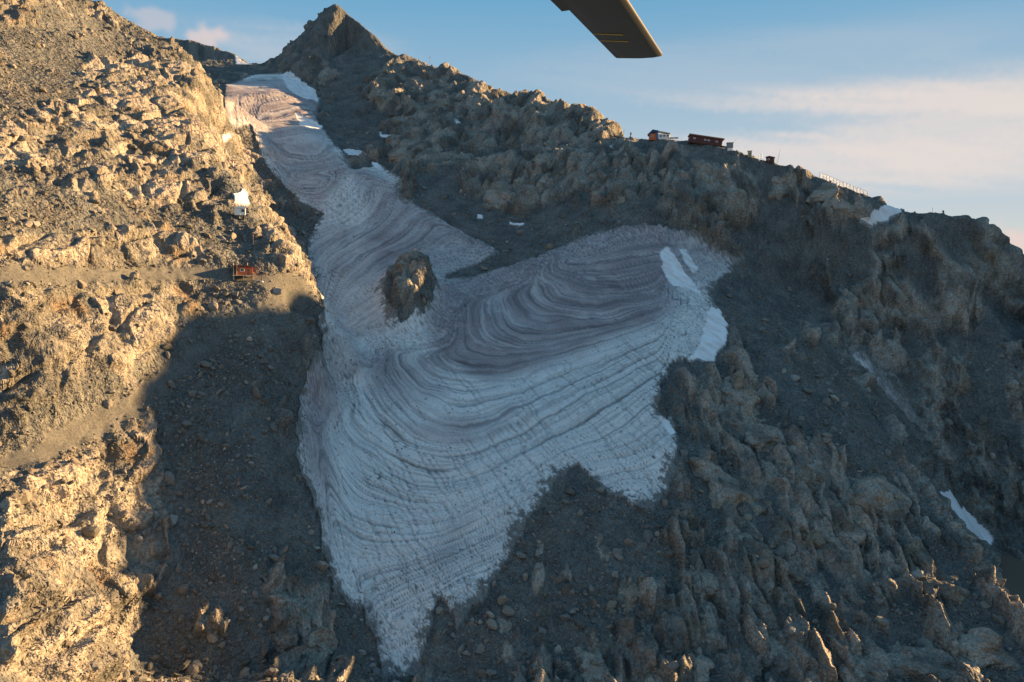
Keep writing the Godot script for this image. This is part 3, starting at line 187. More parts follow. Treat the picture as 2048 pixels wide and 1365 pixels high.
# ------------------------------------------------------------------ sky
func make_sky() -> ImageTexture:
	var w := 2048
	var h := 1024
	var streak := FastNoiseLite.new()
	streak.seed = 4
	streak.noise_type = FastNoiseLite.TYPE_SIMPLEX_SMOOTH
	streak.frequency = 1.0
	streak.fractal_octaves = 5
	streak.fractal_gain = 0.55
	streak.domain_warp_enabled = true
	streak.domain_warp_amplitude = 0.5
	streak.domain_warp_frequency = 0.8
	var puff := FastNoiseLite.new()
	puff.seed = 9
	puff.frequency = 1.0
	puff.fractal_octaves = 5
	var data := PackedFloat32Array()
	data.resize(w * h * 3)
	var zen := Vector3(0.13, 0.275, 0.44)
	var mid := Vector3(0.118, 0.30, 0.47)
	var low := Vector3(0.40, 0.47, 0.52)
	var hor := Vector3(0.55, 0.54, 0.47)
	for y in h:
		var el := 90.0 - (y + 0.5) / h * 180.0
		var base := hor * 0.6
		if el > 0.0:
			if el < 6.0: base = hor.lerp(low, smoothstep(0.0, 6.0, el))
			elif el < 19.0: base = low.lerp(mid, smoothstep(2.0, 19.5, el) * 1.0 if el > 6.0 else 0.0)
			else: base = mid.lerp(zen, smoothstep(19.0, 60.0, el))
			if el >= 6.0 and el < 19.0:
				base = low.lerp(mid, (el - 6.0) / 13.0)
		for x in w:
			var c := base
			if el > 0.0 and el < 70.0:
				var az := wrapf((x + 0.5) / w * 360.0, -180.0, 180.0)
				# thin high streaks in long banks
				var s := streak.get_noise_3d(az * 0.028 + el * 0.06, el * 0.20 + az * 0.012, 3.0)
				for k in BANKS:
					var bx: float = wrapf(az - k[0], -180.0, 180.0) / k[2]
					var by: float = (el - k[1]) / k[3]
					if absf(bx) < 1.0 and absf(by) < 1.0:
						var f := (1.0 - bx * bx) * (1.0 - by * by)
						c = c.lerp(Vector3(0.66, 0.57, 0.52), clampf(smoothstep(-0.25, 0.75, s + f * 0.7 - 0.35) * minf(1.0, f * 2.0) * k[4], 0.0, 0.9))
				# small evening cumulus close to the horizon
				if el < 22.0:
					for k in CLOUDS:
						var dx: float = (az - k[0]) / k[2]
						var dy: float = (el - k[1]) / k[3]
						if absf(dx) < 1.6 and absf(dy) < 1.6:
							var f := 1.0 - sqrt(dx * dx + dy * dy) + 0.9 * puff.get_noise_3d(az * 0.5, el * 0.6, k[0])
							var cover: float = smoothstep(0.05, 0.55, f) * k[4]
							c = c.lerp(Vector3(0.62, 0.50, 0.47), cover)
			var o := (y * w + x) * 3
			data[o] = c.x
			data[o + 1] = c.y
			data[o + 2] = c.z
	var im := Image.create_from_data(w, h, false, Image.FORMAT_RGBF, data.to_byte_array())
	return ImageTexture.create_from_image(im)

# azimuth, elevation, half width, half height in degrees, density
const BANKS := [[25.0, 9.0, 25.0, 4.2, 0.8], [14.0, 13.5, 20.0, 3.2, 0.14], [-14.0, 14.5, 9.0, 3.0, 0.35], [75.0, 10.0, 32.0, 5.0, 0.9], [130.0, 12.0, 30.0, 5.0, 0.7], [-75.0, 12.0, 34.0, 5.0, 0.6], [-130.0, 10.0, 30.0, 5.0, 0.8], [178.0, 11.0, 26.0, 5.0, 0.7], [40.0, 26.0, 26.0, 6.0, 0.35], [-60.0, 30.0, 30.0, 6.0, 0.35]]
const CLOUDS := [[-23.4, 16.0, 2.2, 1.2, 0.4], [-20.4, 15.4, 1.9, 1.1, 0.7], [32.2, 2.2, 3.2, 1.3, 0.9], [60.0, 3.0, 6.0, 1.6, 0.8], [-70.0, 6.0, 5.0, 1.6, 0.6], [110.0, 4.0, 7.0, 1.8, 0.7], [-140.0, 5.0, 6.0, 1.8, 0.7], [170.0, 4.0, 8.0, 1.7, 0.7]]


# ------------------------------------------------------------------ noise and materials
func noise(seed_: int, period: float, octaves := 4, ridged := false) -> FastNoiseLite:
	var n := FastNoiseLite.new()
	n.seed = seed_
	n.noise_type = FastNoiseLite.TYPE_SIMPLEX_SMOOTH
	n.frequency = 1.0 / period
	n.fractal_type = FastNoiseLite.FRACTAL_RIDGED if ridged else FastNoiseLite.FRACTAL_FBM
	n.fractal_octaves = octaves
	return n


func cells(seed_: int, period: float, kind: int) -> FastNoiseLite:
	var n := FastNoiseLite.new()
	n.seed = seed_
	n.noise_type = FastNoiseLite.TYPE_CELLULAR
	n.frequency = 1.0 / period
	n.fractal_type = FastNoiseLite.FRACTAL_NONE
	n.cellular_return_type = kind
	n.cellular_jitter = 1.0
	n.domain_warp_enabled = true
	n.domain_warp_amplitude = period * 0.5
	n.domain_warp_frequency = 0.7 / period
	n.domain_warp_fractal_type = FastNoiseLite.DOMAIN_WARP_FRACTAL_NONE
	return n


# flat-sided cells, like jointed rock
func facets(seed_: int, period: float) -> FastNoiseLite:
	var n := cells(seed_, period, FastNoiseLite.RETURN_DISTANCE)
	n.cellular_distance_function = FastNoiseLite.DISTANCE_MANHATTAN
	n.domain_warp_amplitude = period * 0.12
	n.domain_warp_frequency = 1.6 / period
	return n


func make_noises() -> void:
	N.big = noise(1, 60.0, 3)
	N.ridge = noise(2, 34.0, 4, true)
	N.rib = noise(14, 36.0, 3, true)
	N.fine = noise(3, 5.0, 4)
	N.patch = noise(4, 22.0, 3)
	N.tone = noise(5, 13.0, 4)
	N.crest = facets(6, 19.0)
	N.block = facets(7, 7.5)
	N.chip = facets(8, 3.0)
	N.crack = cells(15, 8.5, FastNoiseLite.RETURN_DISTANCE2_SUB)
	N.cell = cells(13, 8.0, FastNoiseLite.RETURN_CELL_VALUE)
	N.line = noise(9, 1.0, 3)
	N.rust = noise(10, 17.0, 3)
	N.edge = noise(12, 9.0, 3)


func matte(called: String, rough := 0.95, spec := 0.25) -> StandardMaterial3D:
	var m := StandardMaterial3D.new()
	m.resource_name = called
	m.vertex_color_use_as_albedo = true
	m.roughness = rough
	m.metallic_specular = spec
	return m


func grain(n: FastNoiseLite, dark: float, bright: float, size := 1024) -> NoiseTexture2D:
	var t := NoiseTexture2D.new()
	t.width = size
	t.height = size
	t.seamless = true
	t.normalize = true
	t.noise = n
	var g := Gradient.new()
	g.set_color(0, Color(dark, dark, dark))
	g.set_color(1, Color(bright, bright, bright))
	t.color_ramp = g
	return t


func skin(m: StandardMaterial3D, colour: Texture2D, relief: Texture2D, centimetres: float, metres: float) -> void:
	m.uv1_triplanar = true
	m.uv1_world_triplanar = true
	m.uv1_triplanar_sharpness = 4.0
	m.uv1_scale = Vector3.ONE / metres
	m.albedo_texture = colour
	m.heightmap_enabled = true
	m.heightmap_texture = relief
	m.heightmap_scale = centimetres


func plain(called: String, c: Color, rough := 0.8, metal := 0.0) -> StandardMaterial3D:
	var m := StandardMaterial3D.new()
	m.resource_name = called
	m.albedo_color = c.linear_to_srgb()
	m.roughness = rough
	m.metallic = metal
	M[called] = m
	return m


func make_materials() -> void:
	M.rock = matte("rock")
	M.ice = matte("ice", 0.75, 0.35)
	M.snow = matte("snow", 0.85, 0.3)
	M.gravel = matte("gravel")
	M.stone = matte("stone")
	var speckle := noise(31, 46.0, 6)
	speckle.fractal_gain = 0.75
	var colour := grain(speckle, 0.52, 1.0)
	var joint := facets(32, 90.0)
	joint.fractal_type = FastNoiseLite.FRACTAL_FBM
	joint.fractal_octaves = 4
	joint.fractal_gain = 0.6
	skin(M.rock, colour, grain(joint, 0.0, 1.0), 160.0, 27.0)
	var crumb := noise(33, 16.0, 4)
	crumb.fractal_gain = 0.7
	var pebble := grain(crumb, 0.0, 1.0)
	skin(M.gravel, colour, pebble, 18.0, 17.0)
	skin(M.ice, grain(crumb, 0.82, 1.0), pebble, 22.0, 21.0)
	skin(M.stone, colour, pebble, 10.0, 9.0)
	plain("orange_paint", Color(0.52, 0.12, 0.035), 0.7)
	plain("red_paint", Color(0.075, 0.022, 0.02), 0.7)
	plain("rust_roof", Color(0.22, 0.075, 0.05), 0.7)
	plain("dark_steel", Color(0.035, 0.035, 0.038), 0.55)
	plain("grey_steel", Color(0.30, 0.31, 0.32), 0.5, 0.4)
	plain("white_panel", Color(0.74, 0.72, 0.70), 0.6)
	plain("pale_wood", Color(0.50, 0.40, 0.28), 0.85)
	plain("blue_roof", Color(0.035, 0.10, 0.24), 0.5)
	plain("tan_wall", Color(0.42, 0.31, 0.17), 0.85)
	plain("concrete", Color(0.42, 0.40, 0.37), 0.9)
	plain("grey_wall", Color(0.20, 0.21, 0.22), 0.8)
	plain("window_glass", Color(0.03, 0.035, 0.04), 0.12)
	plain("red_steel", Color(0.40, 0.05, 0.05), 0.6)
	plain("blade_skin", Color(0.030, 0.029, 0.025), 0.55)
	plain("yellow_line", Color(0.30, 0.20, 0.03), 0.6)
	plain("lake_water", Color(0.15, 0.11, 0.085), 0.25)


# ------------------------------------------------------------------ the shape of the land, on a 2 m grid
func flat2(a: Array) -> PackedVector2Array:
	var p := PackedVector2Array()
	for k in a.size() / 2:
		p.append(Vector2(a[2 * k], a[2 * k + 1]))
	return p


func triangulated(points: PackedVector2Array, value: PackedFloat32Array, fill: float) -> PackedFloat32Array:
	var out := PackedFloat32Array()
	out.resize(GW * GH)
	out.fill(fill)
	var tri := Geometry2D.triangulate_delaunay(points)
	for t in tri.size() / 3:
		var ia := tri[3 * t]
		var ib := tri[3 * t + 1]
		var ic := tri[3 * t + 2]
		var a := points[ia]
		var b := points[ib]
		var c := points[ic]
		var den := (b.y - c.y) * (a.x - c.x) + (c.x - b.x) * (a.y - c.y)
		if absf(den) < 1e-6:
			continue
		var x0 := maxi(0, ceili((minf(a.x, minf(b.x, c.x)) - GX0) / GRID))
		var x1 := mini(GW - 1, floori((maxf(a.x, maxf(b.x, c.x)) - GX0) / GRID))
		var y0 := maxi(0, ceili((minf(a.y, minf(b.y, c.y)) - GZ0) / GRID))
		var y1 := mini(GH - 1, floori((maxf(a.y, maxf(b.y, c.y)) - GZ0) / GRID))
		var va := value[ia]
		var vb := value[ib]
		var vc := value[ic]
		for j in range(y0, y1 + 1):
			var py := GZ0 + j * GRID
			for i in range(x0, x1 + 1):
				var px := GX0 + i * GRID
				var w0 := ((b.y - c.y) * (px - c.x) + (c.x - b.x) * (py - c.y)) / den
				var w1 := ((c.y - a.y) * (px - c.x) + (a.x - c.x) * (py - c.y)) / den
				if w0 > -1e-5 and w1 > -1e-5 and w0 + w1 < 1.00001:
					out[j * GW + i] = w0 * va + w1 * vb + (1.0 - w0 - w1) * vc
	return out


func blurred(f: PackedFloat32Array, times: int) -> PackedFloat32Array:
	for n in times:
		var g := f.duplicate()
		for j in GH:
			for i in range(j * GW + 1, j * GW + GW - 1):
				g[i] = (f[i - 1] + 2.0 * f[i] + f[i + 1]) * 0.25
		f = g.duplicate()
		for i in range(GW, GW * (GH - 1)):
			f[i] = (g[i - GW] + 2.0 * g[i] + g[i + GW]) * 0.25
	return f


func paint(f: PackedFloat32Array, outline: PackedVector2Array, value: float) -> void:
	var r := Rect2(outline[0], Vector2.ZERO)
	for p in outline:
		r = r.expand(p)
	for j in range(maxi(0, floori((-r.end.y - GZ0) / GRID)), mini(GH, ceili((-r.position.y - GZ0) / GRID) + 1)):
		for i in range(maxi(0, floori((r.position.x - GX0) / GRID)), mini(GW, ceili((r.end.x - GX0) / GRID) + 1)):
			if Geometry2D.is_point_in_polygon(Vector2(GX0 + i * GRID, -(GZ0 + j * GRID)), outline):
				f[j * GW + i] = value


func make_fields() -> void:
	var p := PackedVector2Array()
	var v := PackedFloat32Array()
	for k in CONTROL.size() / 3:
		p.append(Vector2(CONTROL[3 * k], -CONTROL[3 * k + 2]))
		v.append(CONTROL[3 * k + 1])
	var height := blurred(triangulated(p, v, -110.0), 2)
	var rock := PackedFloat32Array()
	rock.resize(GW * GH)
	rock.fill(0.42)
	for o in GW * 62:
		rock[o] = 0.15
	for r in ROCKINESS:
		paint(rock, flat2(r[1]), r[0])
	for r in SNOW_PATCHES:
		paint(rock, flat2(r[1]), 0.0)
	paint(rock, flat2(ROCK_ISLAND), 1.3)
	rock = blurred(rock, 1)
	var dirt := PackedFloat32Array()
	dirt.resize(GW * GH)
	dirt.fill(0.06)
	for r in DIRTY_ICE:
		paint(dirt, flat2(r[1]), r[0])
	dirt = blurred(dirt, 4)
	p = PackedVector2Array()
	v = PackedFloat32Array()
	for b in BANDS:
		for q in flat2(b[1]):
			p.append(Vector2(q.x, -q.y))
			v.append(b[0])
	var band := blurred(triangulated(p, v, 0.0), 4)
	# the rock island stands up out of the ice
	var knob := PackedFloat32Array()
	knob.resize(GW * GH)
	paint(knob, flat2(ROCK_ISLAND), 9.0)
	knob = blurred(knob, 5)
	for o in GW * GH:
		height[o] += knob[o]
	# the tracks are cut level across the slope
	var track := PackedFloat32Array()
	track.resize(GW * GH)
	var level := height.duplicate()
	for t in TRACKS:
		var line := flat2(t)
		var run := PackedFloat32Array()
		for q in line:
			run.append(grid_at(height, q.x, -q.y))
		for pass_ in 12:
			for k in range(1, run.size() - 1):
				run[k] = (run[k - 1] + 2.0 * run[k] + run[k + 1]) * 0.25
		for k in line.size() - 1:
			var a := line[k]
			var b := line[k + 1]
			var ha := run[k]
			var hb := run[k + 1]
			for j in range(floori((-maxf(a.y, b.y) - 9 - GZ0) / GRID), ceili((-minf(a.y, b.y) + 9 - GZ0) / GRID)):
				for i in range(floori((minf(a.x, b.x) - 9 - GX0) / GRID), ceili((maxf(a.x, b.x) + 9 - GX0) / GRID)):
					var q := Vector2(GX0 + i * GRID, -(GZ0 + j * GRID))
					var along := clampf((q - a).dot(b - a) / (b - a).length_squared(), 0.0, 1.0)
					var d := q.distance_to(a + (b - a) * along)
					var w := 1.0 - smoothstep(1.3, 3.4, d)
					var o := j * GW + i
					if w > track[o]:
						track[o] = w
						level[o] = lerpf(height[o], lerpf(ha, hb, along), w)
	var soft := blurred(level, 2)
	for o in GW * GH:
		height[o] = lerpf(level[o], soft[o], minf(1.0, track[o] * 3.0))
	var calm := PackedFloat32Array()
	calm.resize(GW * GH)
	for c in SITES:
		for j in range(floori((-c[1] - c[2] * 2.0 - GZ0) / GRID), ceili((-c[1] + c[2] * 2.0 - GZ0) / GRID)):
			for i in range(floori((c[0] - c[2] * 2.0 - GX0) / GRID), ceili((c[0] + c[2] * 2.0 - GX0) / GRID)):
				var q := Vector2(GX0 + i * GRID - c[0], -(GZ0 + j * GRID) - c[1]).length()
				calm[j * GW + i] = maxf(calm[j * GW + i], 1.0 - smoothstep(c[2], c[2] * 2.0, q))
	var frozen := PackedFloat32Array()
	frozen.resize(GW * GH)
	paint(frozen, flat2(GLACIER), 1.0)
	for r in ICE_REMNANTS:
		paint(frozen, flat2(r), 1.0)
	for r in SNOW_PATCHES:
		paint(frozen, flat2(r[1]), 1.0)
	paint(frozen, flat2(ROCK_ISLAND), 0.0)
	frozen = blurred(frozen, 4)
	margin = frozen
	for o in GW * GH:
		calm[o] = maxf(calm[o], minf(0.92, frozen[o] * 2.2))
	field.resize(GW * GH * 8)
	for j in range(1, GH - 1):
		for i in range(1, GW - 1):
			var o := j * GW + i
			var k := o * 8
			field[k] = height[o]
			field[k + 1] = (height[o + 1] - height[o - 1]) / (2.0 * GRID)
			field[k + 2] = (height[o + GW] - height[o - GW]) / (2.0 * GRID)
			field[k + 3] = rock[o]
			field[k + 4] = dirt[o]
			field[k + 5] = band[o]
			field[k + 6] = track[o]
			field[k + 7] = calm[o]


func grid_at(f: PackedFloat32Array, x: float, d: float) -> float:
	var fx := clampf((x - GX0) / GRID, 1.0, GW - 2.01)
	var fy := clampf((d - GZ0) / GRID, 1.0, GH - 2.01)
	var i := int(fx)
	var j := int(fy)
	var o := j * GW + i
	return lerpf(lerpf(f[o], f[o + 1], fx - i), lerpf(f[o + GW], f[o + GW + 1], fx - i), fy - j)


const TURN := Basis(Vector3(0.80, 0.36, -0.48), Vector3(-0.60, 0.48, -0.64), Vector3(0.0, 0.80, 0.60))

# ------------------------------------------------------------------ the surface itself
enum {SLOPE, ICE, TRACK, PEAK, SIDE, SNOW}

func make_terrain() -> void:
	# the sheet is knotted more finely where the land is near
	var x := -1.25
	while x < 1.25:
		ts.append(x)
		x += FINE * (0.68 if x < -0.23 else 1.08) if x > -0.665 and x < 0.66 else 0.012
	var d := 60.0
	while d < 990.0:
		ds.append(d)
		d += d * FINE * (1.0 if d < 330.0 else 1.5) if d > 112.0 and d < 715.0 else d * 0.012
	var w := ts.size()
	var h := ds.size()
	reg.resize(w * h)
	mark(flat2(GLACIER), ICE, 0.8)
	for r in ICE_REMNANTS:
		mark(flat2(r), ICE, 1.3)
	mark(flat2(ROCK_ISLAND), SLOPE, 1.6)
	for k in SNOW_PATCHES.size():
		mark(flat2(SNOW_PATCHES[k][1]), SNOW + k, 0.7)
	rows.resize(h)
	var g := WorkerThreadPool.add_group_task(surface_row, h)
	WorkerThreadPool.wait_for_group_task_completion(g)
	for r in rows:
		pos.append_array(r[0])
		col.append_array(r[1])
		crag.append_array(r[2])
	g = WorkerThreadPool.add_group_task(normal_row, h)
	WorkerThreadPool.wait_for_group_task_completion(g)
	for r in rows:
		nor.append_array(r)
	rows.clear()
	# one sheet for each kind of ground
	var quads := {}
	for j in h - 1:
		for i in w - 1:
			var o := j * w + i
			var k := int(reg[o])
			if k == SLOPE:
				var q := pos[o]
				var u := q.x / q.z
				if crag[o] < -0.5: k = TRACK
				elif q.z < -560.0 or (q.z < -500.0 and q.x < -170.0): k = PEAK
				elif q.x < -62.0 - maxf(0.0, (-q.z - 260.0) * 0.25): k = SIDE
			if not quads.has(k):
				quads[k] = PackedInt32Array()
			quads[k].append(o)
	for k in quads:
		var m := sheet(quads[k], w)
		var o := MeshInstance3D.new()
		o.mesh = m
		match k:
			SLOPE: o.name = "rocky_slope"; o.set_meta("kind", "structure"); o.material_override = M.rock
			ICE: o.name = "glacier"; o.set_meta("kind", "structure"); o.material_override = M.ice
			TRACK: o.name = "gravel_track"; o.set_meta("kind", "structure"); o.material_override = M.gravel
			PEAK: o.name = "mountain_peak"; o.set_meta("kind", "structure"); o.material_override = M.rock
			SIDE: o.name = "mountainside"; o.set_meta("kind", "structure"); o.material_override = M.rock
			_:
				o.name = numbered("snow_patch")
				o.set_meta("label", SNOW_PATCHES[k - SNOW][0])
				o.set_meta("category", "snow patch")
				o.set_meta("group", "old snow patches round the glacier")
				o.material_override = M.snow
		if k < SNOW:
			o.set_meta("label", {SLOPE: "grey scree and broken rock round the glacier", ICE: "striped grey glacier ice filling the hollow", TRACK: "levelled gravel track cut across the slope", PEAK: "dark rocky summit cone and its shoulders", SIDE: "sunlit tan rocky mountainside above the tracks"}[k])
			o.set_meta("category", {SLOPE: "terrain", ICE: "glacier", TRACK: "track", PEAK: "mountain", SIDE: "terrain"}[k])
		add_child(o)


var counts := {}
func numbered(called: String) -> String:
	var n: int = counts.get(called, 0)
	counts[called] = n + 1
	return called if n == 0 else "%s_%03d" % [called, n]


func mark(outline: PackedVector2Array, kind: int, rough: float) -> void:
	var r := Rect2(outline[0], Vector2.ZERO)
	for p in outline:
		r = r.expand(p)
	r = r.grow(rough)
	var w := ts.size()
	var edge: FastNoiseLite = N.edge
	for j in ds.size():
		var d := ds[j]
		if -d < r.position.y or -d > r.end.y:
			continue
		for i in range(ts.bsearch(r.position.x / d), mini(w, ts.bsearch(r.end.x / d) + 1)):
			var q := Vector2(ts[i] * d, -d)
			q += Vector2(edge.get_noise_2d(q.x, q.y), edge.get_noise_2d(q.y + 400.0, q.x)) * rough * 1.6
			if Geometry2D.is_point_in_polygon(q, outline):
				reg[j * w + i] = kind


func surface_row(j: int) -> void:
	var w := ts.size()
	var d := ds[j]
	var ps := PackedVector3Array()
	var cs := PackedColorArray()
	var ks := PackedFloat32Array()
	ps.resize(w)
	cs.resize(w)
	ks.resize(w)
	var n_big: FastNoiseLite = N.big
	var n_ridge: FastNoiseLite = N.ridge
	var n_rib: FastNoiseLite = N.rib
	var n_fine: FastNoiseLite = N.fine
	var n_patch: FastNoiseLite = N.patch
	var n_tone: FastNoiseLite = N.tone
	var n_block: FastNoiseLite = N.block
	var n_chip: FastNoiseLite = N.chip
	var n_crest: FastNoiseLite = N.crest
	var n_cell: FastNoiseLite = N.cell
	var n_crack: FastNoiseLite = N.crack
	var n_line: FastNoiseLite = N.line
	var n_rust: FastNoiseLite = N.rust
	var fy := clampf((d - GZ0) / GRID, 1.0, GH - 2.01)
	var gj := int(fy)
	var b := fy - gj
	var dice := RandomNumberGenerator.new()
	dice.seed = 1000 + j
	var far := smoothstep(250.0, 650.0, d)
	for i in w:
		var x := ts[i] * d
		var fx := clampf((x - GX0) / GRID, 1.0, GW - 2.01)
		var gi := int(fx)
		var a := fx - gi
		var o := (gj * GW + gi) * 8
		var w00 := (1.0 - a) * (1.0 - b)
		var w10 := a * (1.0 - b)
		var w01 := (1.0 - a) * b
		var w11 := a * b
		var o2 := o + GW * 8
		var h := field[o] * w00 + field[o + 8] * w10 + field[o2] * w01 + field[o2 + 8] * w11
		var sx := field[o + 1] * w00 + field[o + 9] * w10 + field[o2 + 1] * w01 + field[o2 + 9] * w11
		var sd := field[o + 2] * w00 + field[o + 10] * w10 + field[o2 + 2] * w01 + field[o2 + 10] * w11
		var c := field[o + 3] * w00 + field[o + 11] * w10 + field[o2 + 3] * w01 + field[o2 + 11] * w11
		var p := Vector3(x, h, -d)
		var n := Vector3(-sx, 1.0, sd).normalized()
		var kind := int(reg[j * w + i])
		var speck := dice.randf()
		if kind == SLOPE:
			var track := field[o + 6] * w00 + field[o + 14] * w10 + field[o2 + 6] * w01 + field[o2 + 14] * w11
			var still := 1.0 - (field[o + 7] * w00 + field[o + 15] * w10 + field[o2 + 7] * w01 + field[o2 + 15] * w11)
			var steep := 1.0 - n.y
			var lump := n_patch.get_noise_3dv(p)
			var fine := n_fine.get_noise_3dv(p)
			var side := smoothstep(-66.0, -100.0, x + maxf(0.0, d - 260.0) * 0.28)
			# ribs and gullies running down the faces
			var high := smoothstep(290.0, 350.0, d)
			var rib := n_rib.get_noise_3d(x * 2.1 - d * 0.12, p.y * 0.3, d * 0.5)
			if high > 0.0:
				rib = lerpf(rib, n_rib.get_noise_3d(0.73 * x - 0.68 * d + p.y * 0.35, p.y * 0.25, (0.68 * x + 0.73 * d) * 0.25), high)
			c = smoothstep(0.40, 0.60, c + lump * 0.40 + (rib * 0.50 - 0.20) * (1.0 - side) + steep * 0.32 - 0.04 + fine * 0.14) * (1.0 - track) * still
			c *= 1.0 - 0.5 * smoothstep(620.0, 660.0, d)
			var ridge := n_ridge.get_noise_3d(p.x * 1.15, p.y * 0.6, p.z)
			var move := n_big.get_noise_3dv(p) * 2.0 * (1.0 - track) * still
			var tone := n_tone.get_noise_3dv(p)
			var chip := n_chip.get_noise_3dv(p * 1.3)
			var cell := 0.0
			var rubbly := chip
			if c > 0.02:
				# joints run down the faces; on the mountainside the rock breaks in blocks
				var q := Vector3(x * 1.35 + p.y * 0.10, p.y * 0.50 + x * 0.12, d * 0.38)
				if high > 0.5: q = Vector3((0.73 * x - 0.68 * d) * 1.2 + p.y * 0.45, p.y * 0.42, (0.68 * x + 0.73 * d) * 0.42)
				if side > 0.3: q = TURN * p * Vector3(0.85, 0.62, 0.55)
				var crest := n_crest.get_noise_3dv(q)
				var block := n_block.get_noise_3dv(q)
				chip = n_chip.get_noise_3dv(q * 1.15)
				cell = n_cell.get_noise_3dv(q)
				var crack := smoothstep(-0.80, -0.98, n_crack.get_noise_3dv(q))
				move += c * (2.8 * crest - lerpf(2.3, 1.4, side) * block - lerpf(1.5, 0.8, side) * chip - lerpf(2.2, 1.5, side) * crack + 1.2 * ridge + 0.6 * cell + 0.35 * fine + 0.6 + lerpf(lerpf(3.8, 6.5, high), 1.5, side) * rib)
			move += (1.0 - c) * (1.0 - track * 0.6) * (0.4 * fine + 0.3 * lump - 0.45 * rubbly * (1.0 - track))
			p += n * move
			# colour: broken rock, scree, gravel
			var rust := smoothstep(0.25, 0.6, n_rust.get_noise_3dv(p))
			var rock := rock_colour(tone, cell, fine, rust)
			var scree := Color(0.15, 0.160, 0.162).lerp(Color(0.29, 0.292, 0.277), clampf(0.5 + 0.8 * tone + 0.5 * fine + 0.25 * rib, 0.0, 1.0))
			scree = scree.lerp(Color(0.27, 0.20, 0.13), rust * 0.3)
			var out := scree.lerp(rock, c) * (0.85 + 0.3 * speck)
			out = out.lerp(Color(0.20, 0.195, 0.18).lerp(Color(0.275, 0.265, 0.24), clampf(0.5 + fine, 0.0, 1.0)) * (0.9 + 0.2 * speck), track)
			cs[i] = out
			ks[i] = -1.0 if track > 0.75 else c
		elif kind == ICE:
			var dirt := field[o + 4] * w00 + field[o + 12] * w10 + field[o2 + 4] * w01 + field[o2 + 12] * w11
			var band := field[o + 5] * w00 + field[o + 13] * w10 + field[o2 + 5] * w01 + field[o2 + 13] * w11
			var om := o / 8
			var inside := margin[om] * w00 + margin[om + 1] * w10 + margin[om + GW] * w01 + margin[om + GW + 1] * w11
			var lump := n_tone.get_noise_3dv(p)
			var slow := n_big.get_noise_3dv(p)
			band += lump * 0.10
			var along := (x - d) * 0.012
			var wide := n_line.get_noise_2d(band * 0.55, along * 0.7)
			var thin := n_line.get_noise_2d(band * 2.3 + 50.0, along)
			var hair := n_line.get_noise_2d(band * 5.5 + 90.0, along * 1.6)
			var cross := n_line.get_noise_2d(along * 1.5 + 9.0, (x * 0.83 + d * 0.56 + lump * 2.0) * 0.75)
			var groove := smoothstep(0.14, 0.44, thin)
			var split := smoothstep(0.22, 0.42, cross) * smoothstep(0.6, 0.25, dirt)
			p.y += 1.0 + slow * 1.5 + lump * 0.5 - 0.4 * groove - 0.3 * split + 0.3 * wide - 0.22 * hair
			var grime := clampf(dirt * 1.15 - 0.2 + wide * 0.24 + lump * 0.25 + slow * 0.25, 0.0, 1.0)
			var ice := Color(0.88, 0.85, 0.83).lerp(Color(0.35, 0.295, 0.31), grime)
			ice = ice.lerp(Color(0.09, 0.09, 0.095), clampf(groove * 0.36 + split * 0.28 + smoothstep(0.02, 0.4, hair) * 0.42, 0.0, 0.8))
			ice = ice.lerp(Color(0.74, 0.70, 0.68), smoothstep(0.25, 0.45, -thin) * 0.5)
			# rubble lies in patches along the margin
			var rubble := n_fine.get_noise_3d(p.x * 1.6, p.y, p.z * 1.6) * 0.5 + n_patch.get_noise_3dv(p) * 0.35 + speck * 0.25
			if rubble > (inside - 0.60) * 1.3:
				ice = Color(0.17, 0.165, 0.16).lerp(Color(0.30, 0.28, 0.26), speck)
			cs[i] = ice * (0.9 + 0.2 * speck)
			ks[i] = 0.0
		else:
			p.y += 0.7 + n_tone.get_noise_3dv(p) * 0.3
			var s := n_line.get_noise_2d((x + d) * 0.22, (x - d) * 0.07) + n_fine.get_noise_3dv(p) * 0.4
			cs[i] = Color(0.74, 0.74, 0.755).lerp(Color(0.62, 0.55, 0.53), clampf(0.35 + s * 1.1, 0.0, 1.0)) * (0.96 + 0.08 * speck)
			ks[i] = 0.0
		ps[i] = p
	rows[j] = [ps, cs, ks]


func rock_colour(tone: float, cell: float, fine: float, rust: float) -> Color:
	var rock := Color(0.22, 0.215, 0.20).lerp(Color(0.60, 0.545, 0.465), clampf(0.5 + 0.8 * tone + 0.45 * cell, 0.0, 1.0))
	rock = rock.lerp(Color(0.62, 0.51, 0.43), smoothstep(0.2, 0.6, cell - tone * 0.3) * 0.4)
	rock = rock.lerp(Color(0.40, 0.245, 0.125), rust * 0.45)
	return rock.lerp(Color(0.15, 0.14, 0.125), smoothstep(0.2, 0.55, fine - tone * 0.4) * 0.45)


func normal_row(j: int) -> void:
	var w := ts.size()
	var h := ds.size()
	var ns := PackedVector3Array()
	ns.resize(w)
	var up := mini(j + 1, h - 1) * w
	var dn := maxi(j - 1, 0) * w
	for i in w:
		var e := pos[j * w + mini(i + 1, w - 1)] - pos[j * w + maxi(i - 1, 0)]
		var f := pos[up + i] - pos[dn + i]
		ns[i] = e.cross(f).normalized()
	rows[j] = ns


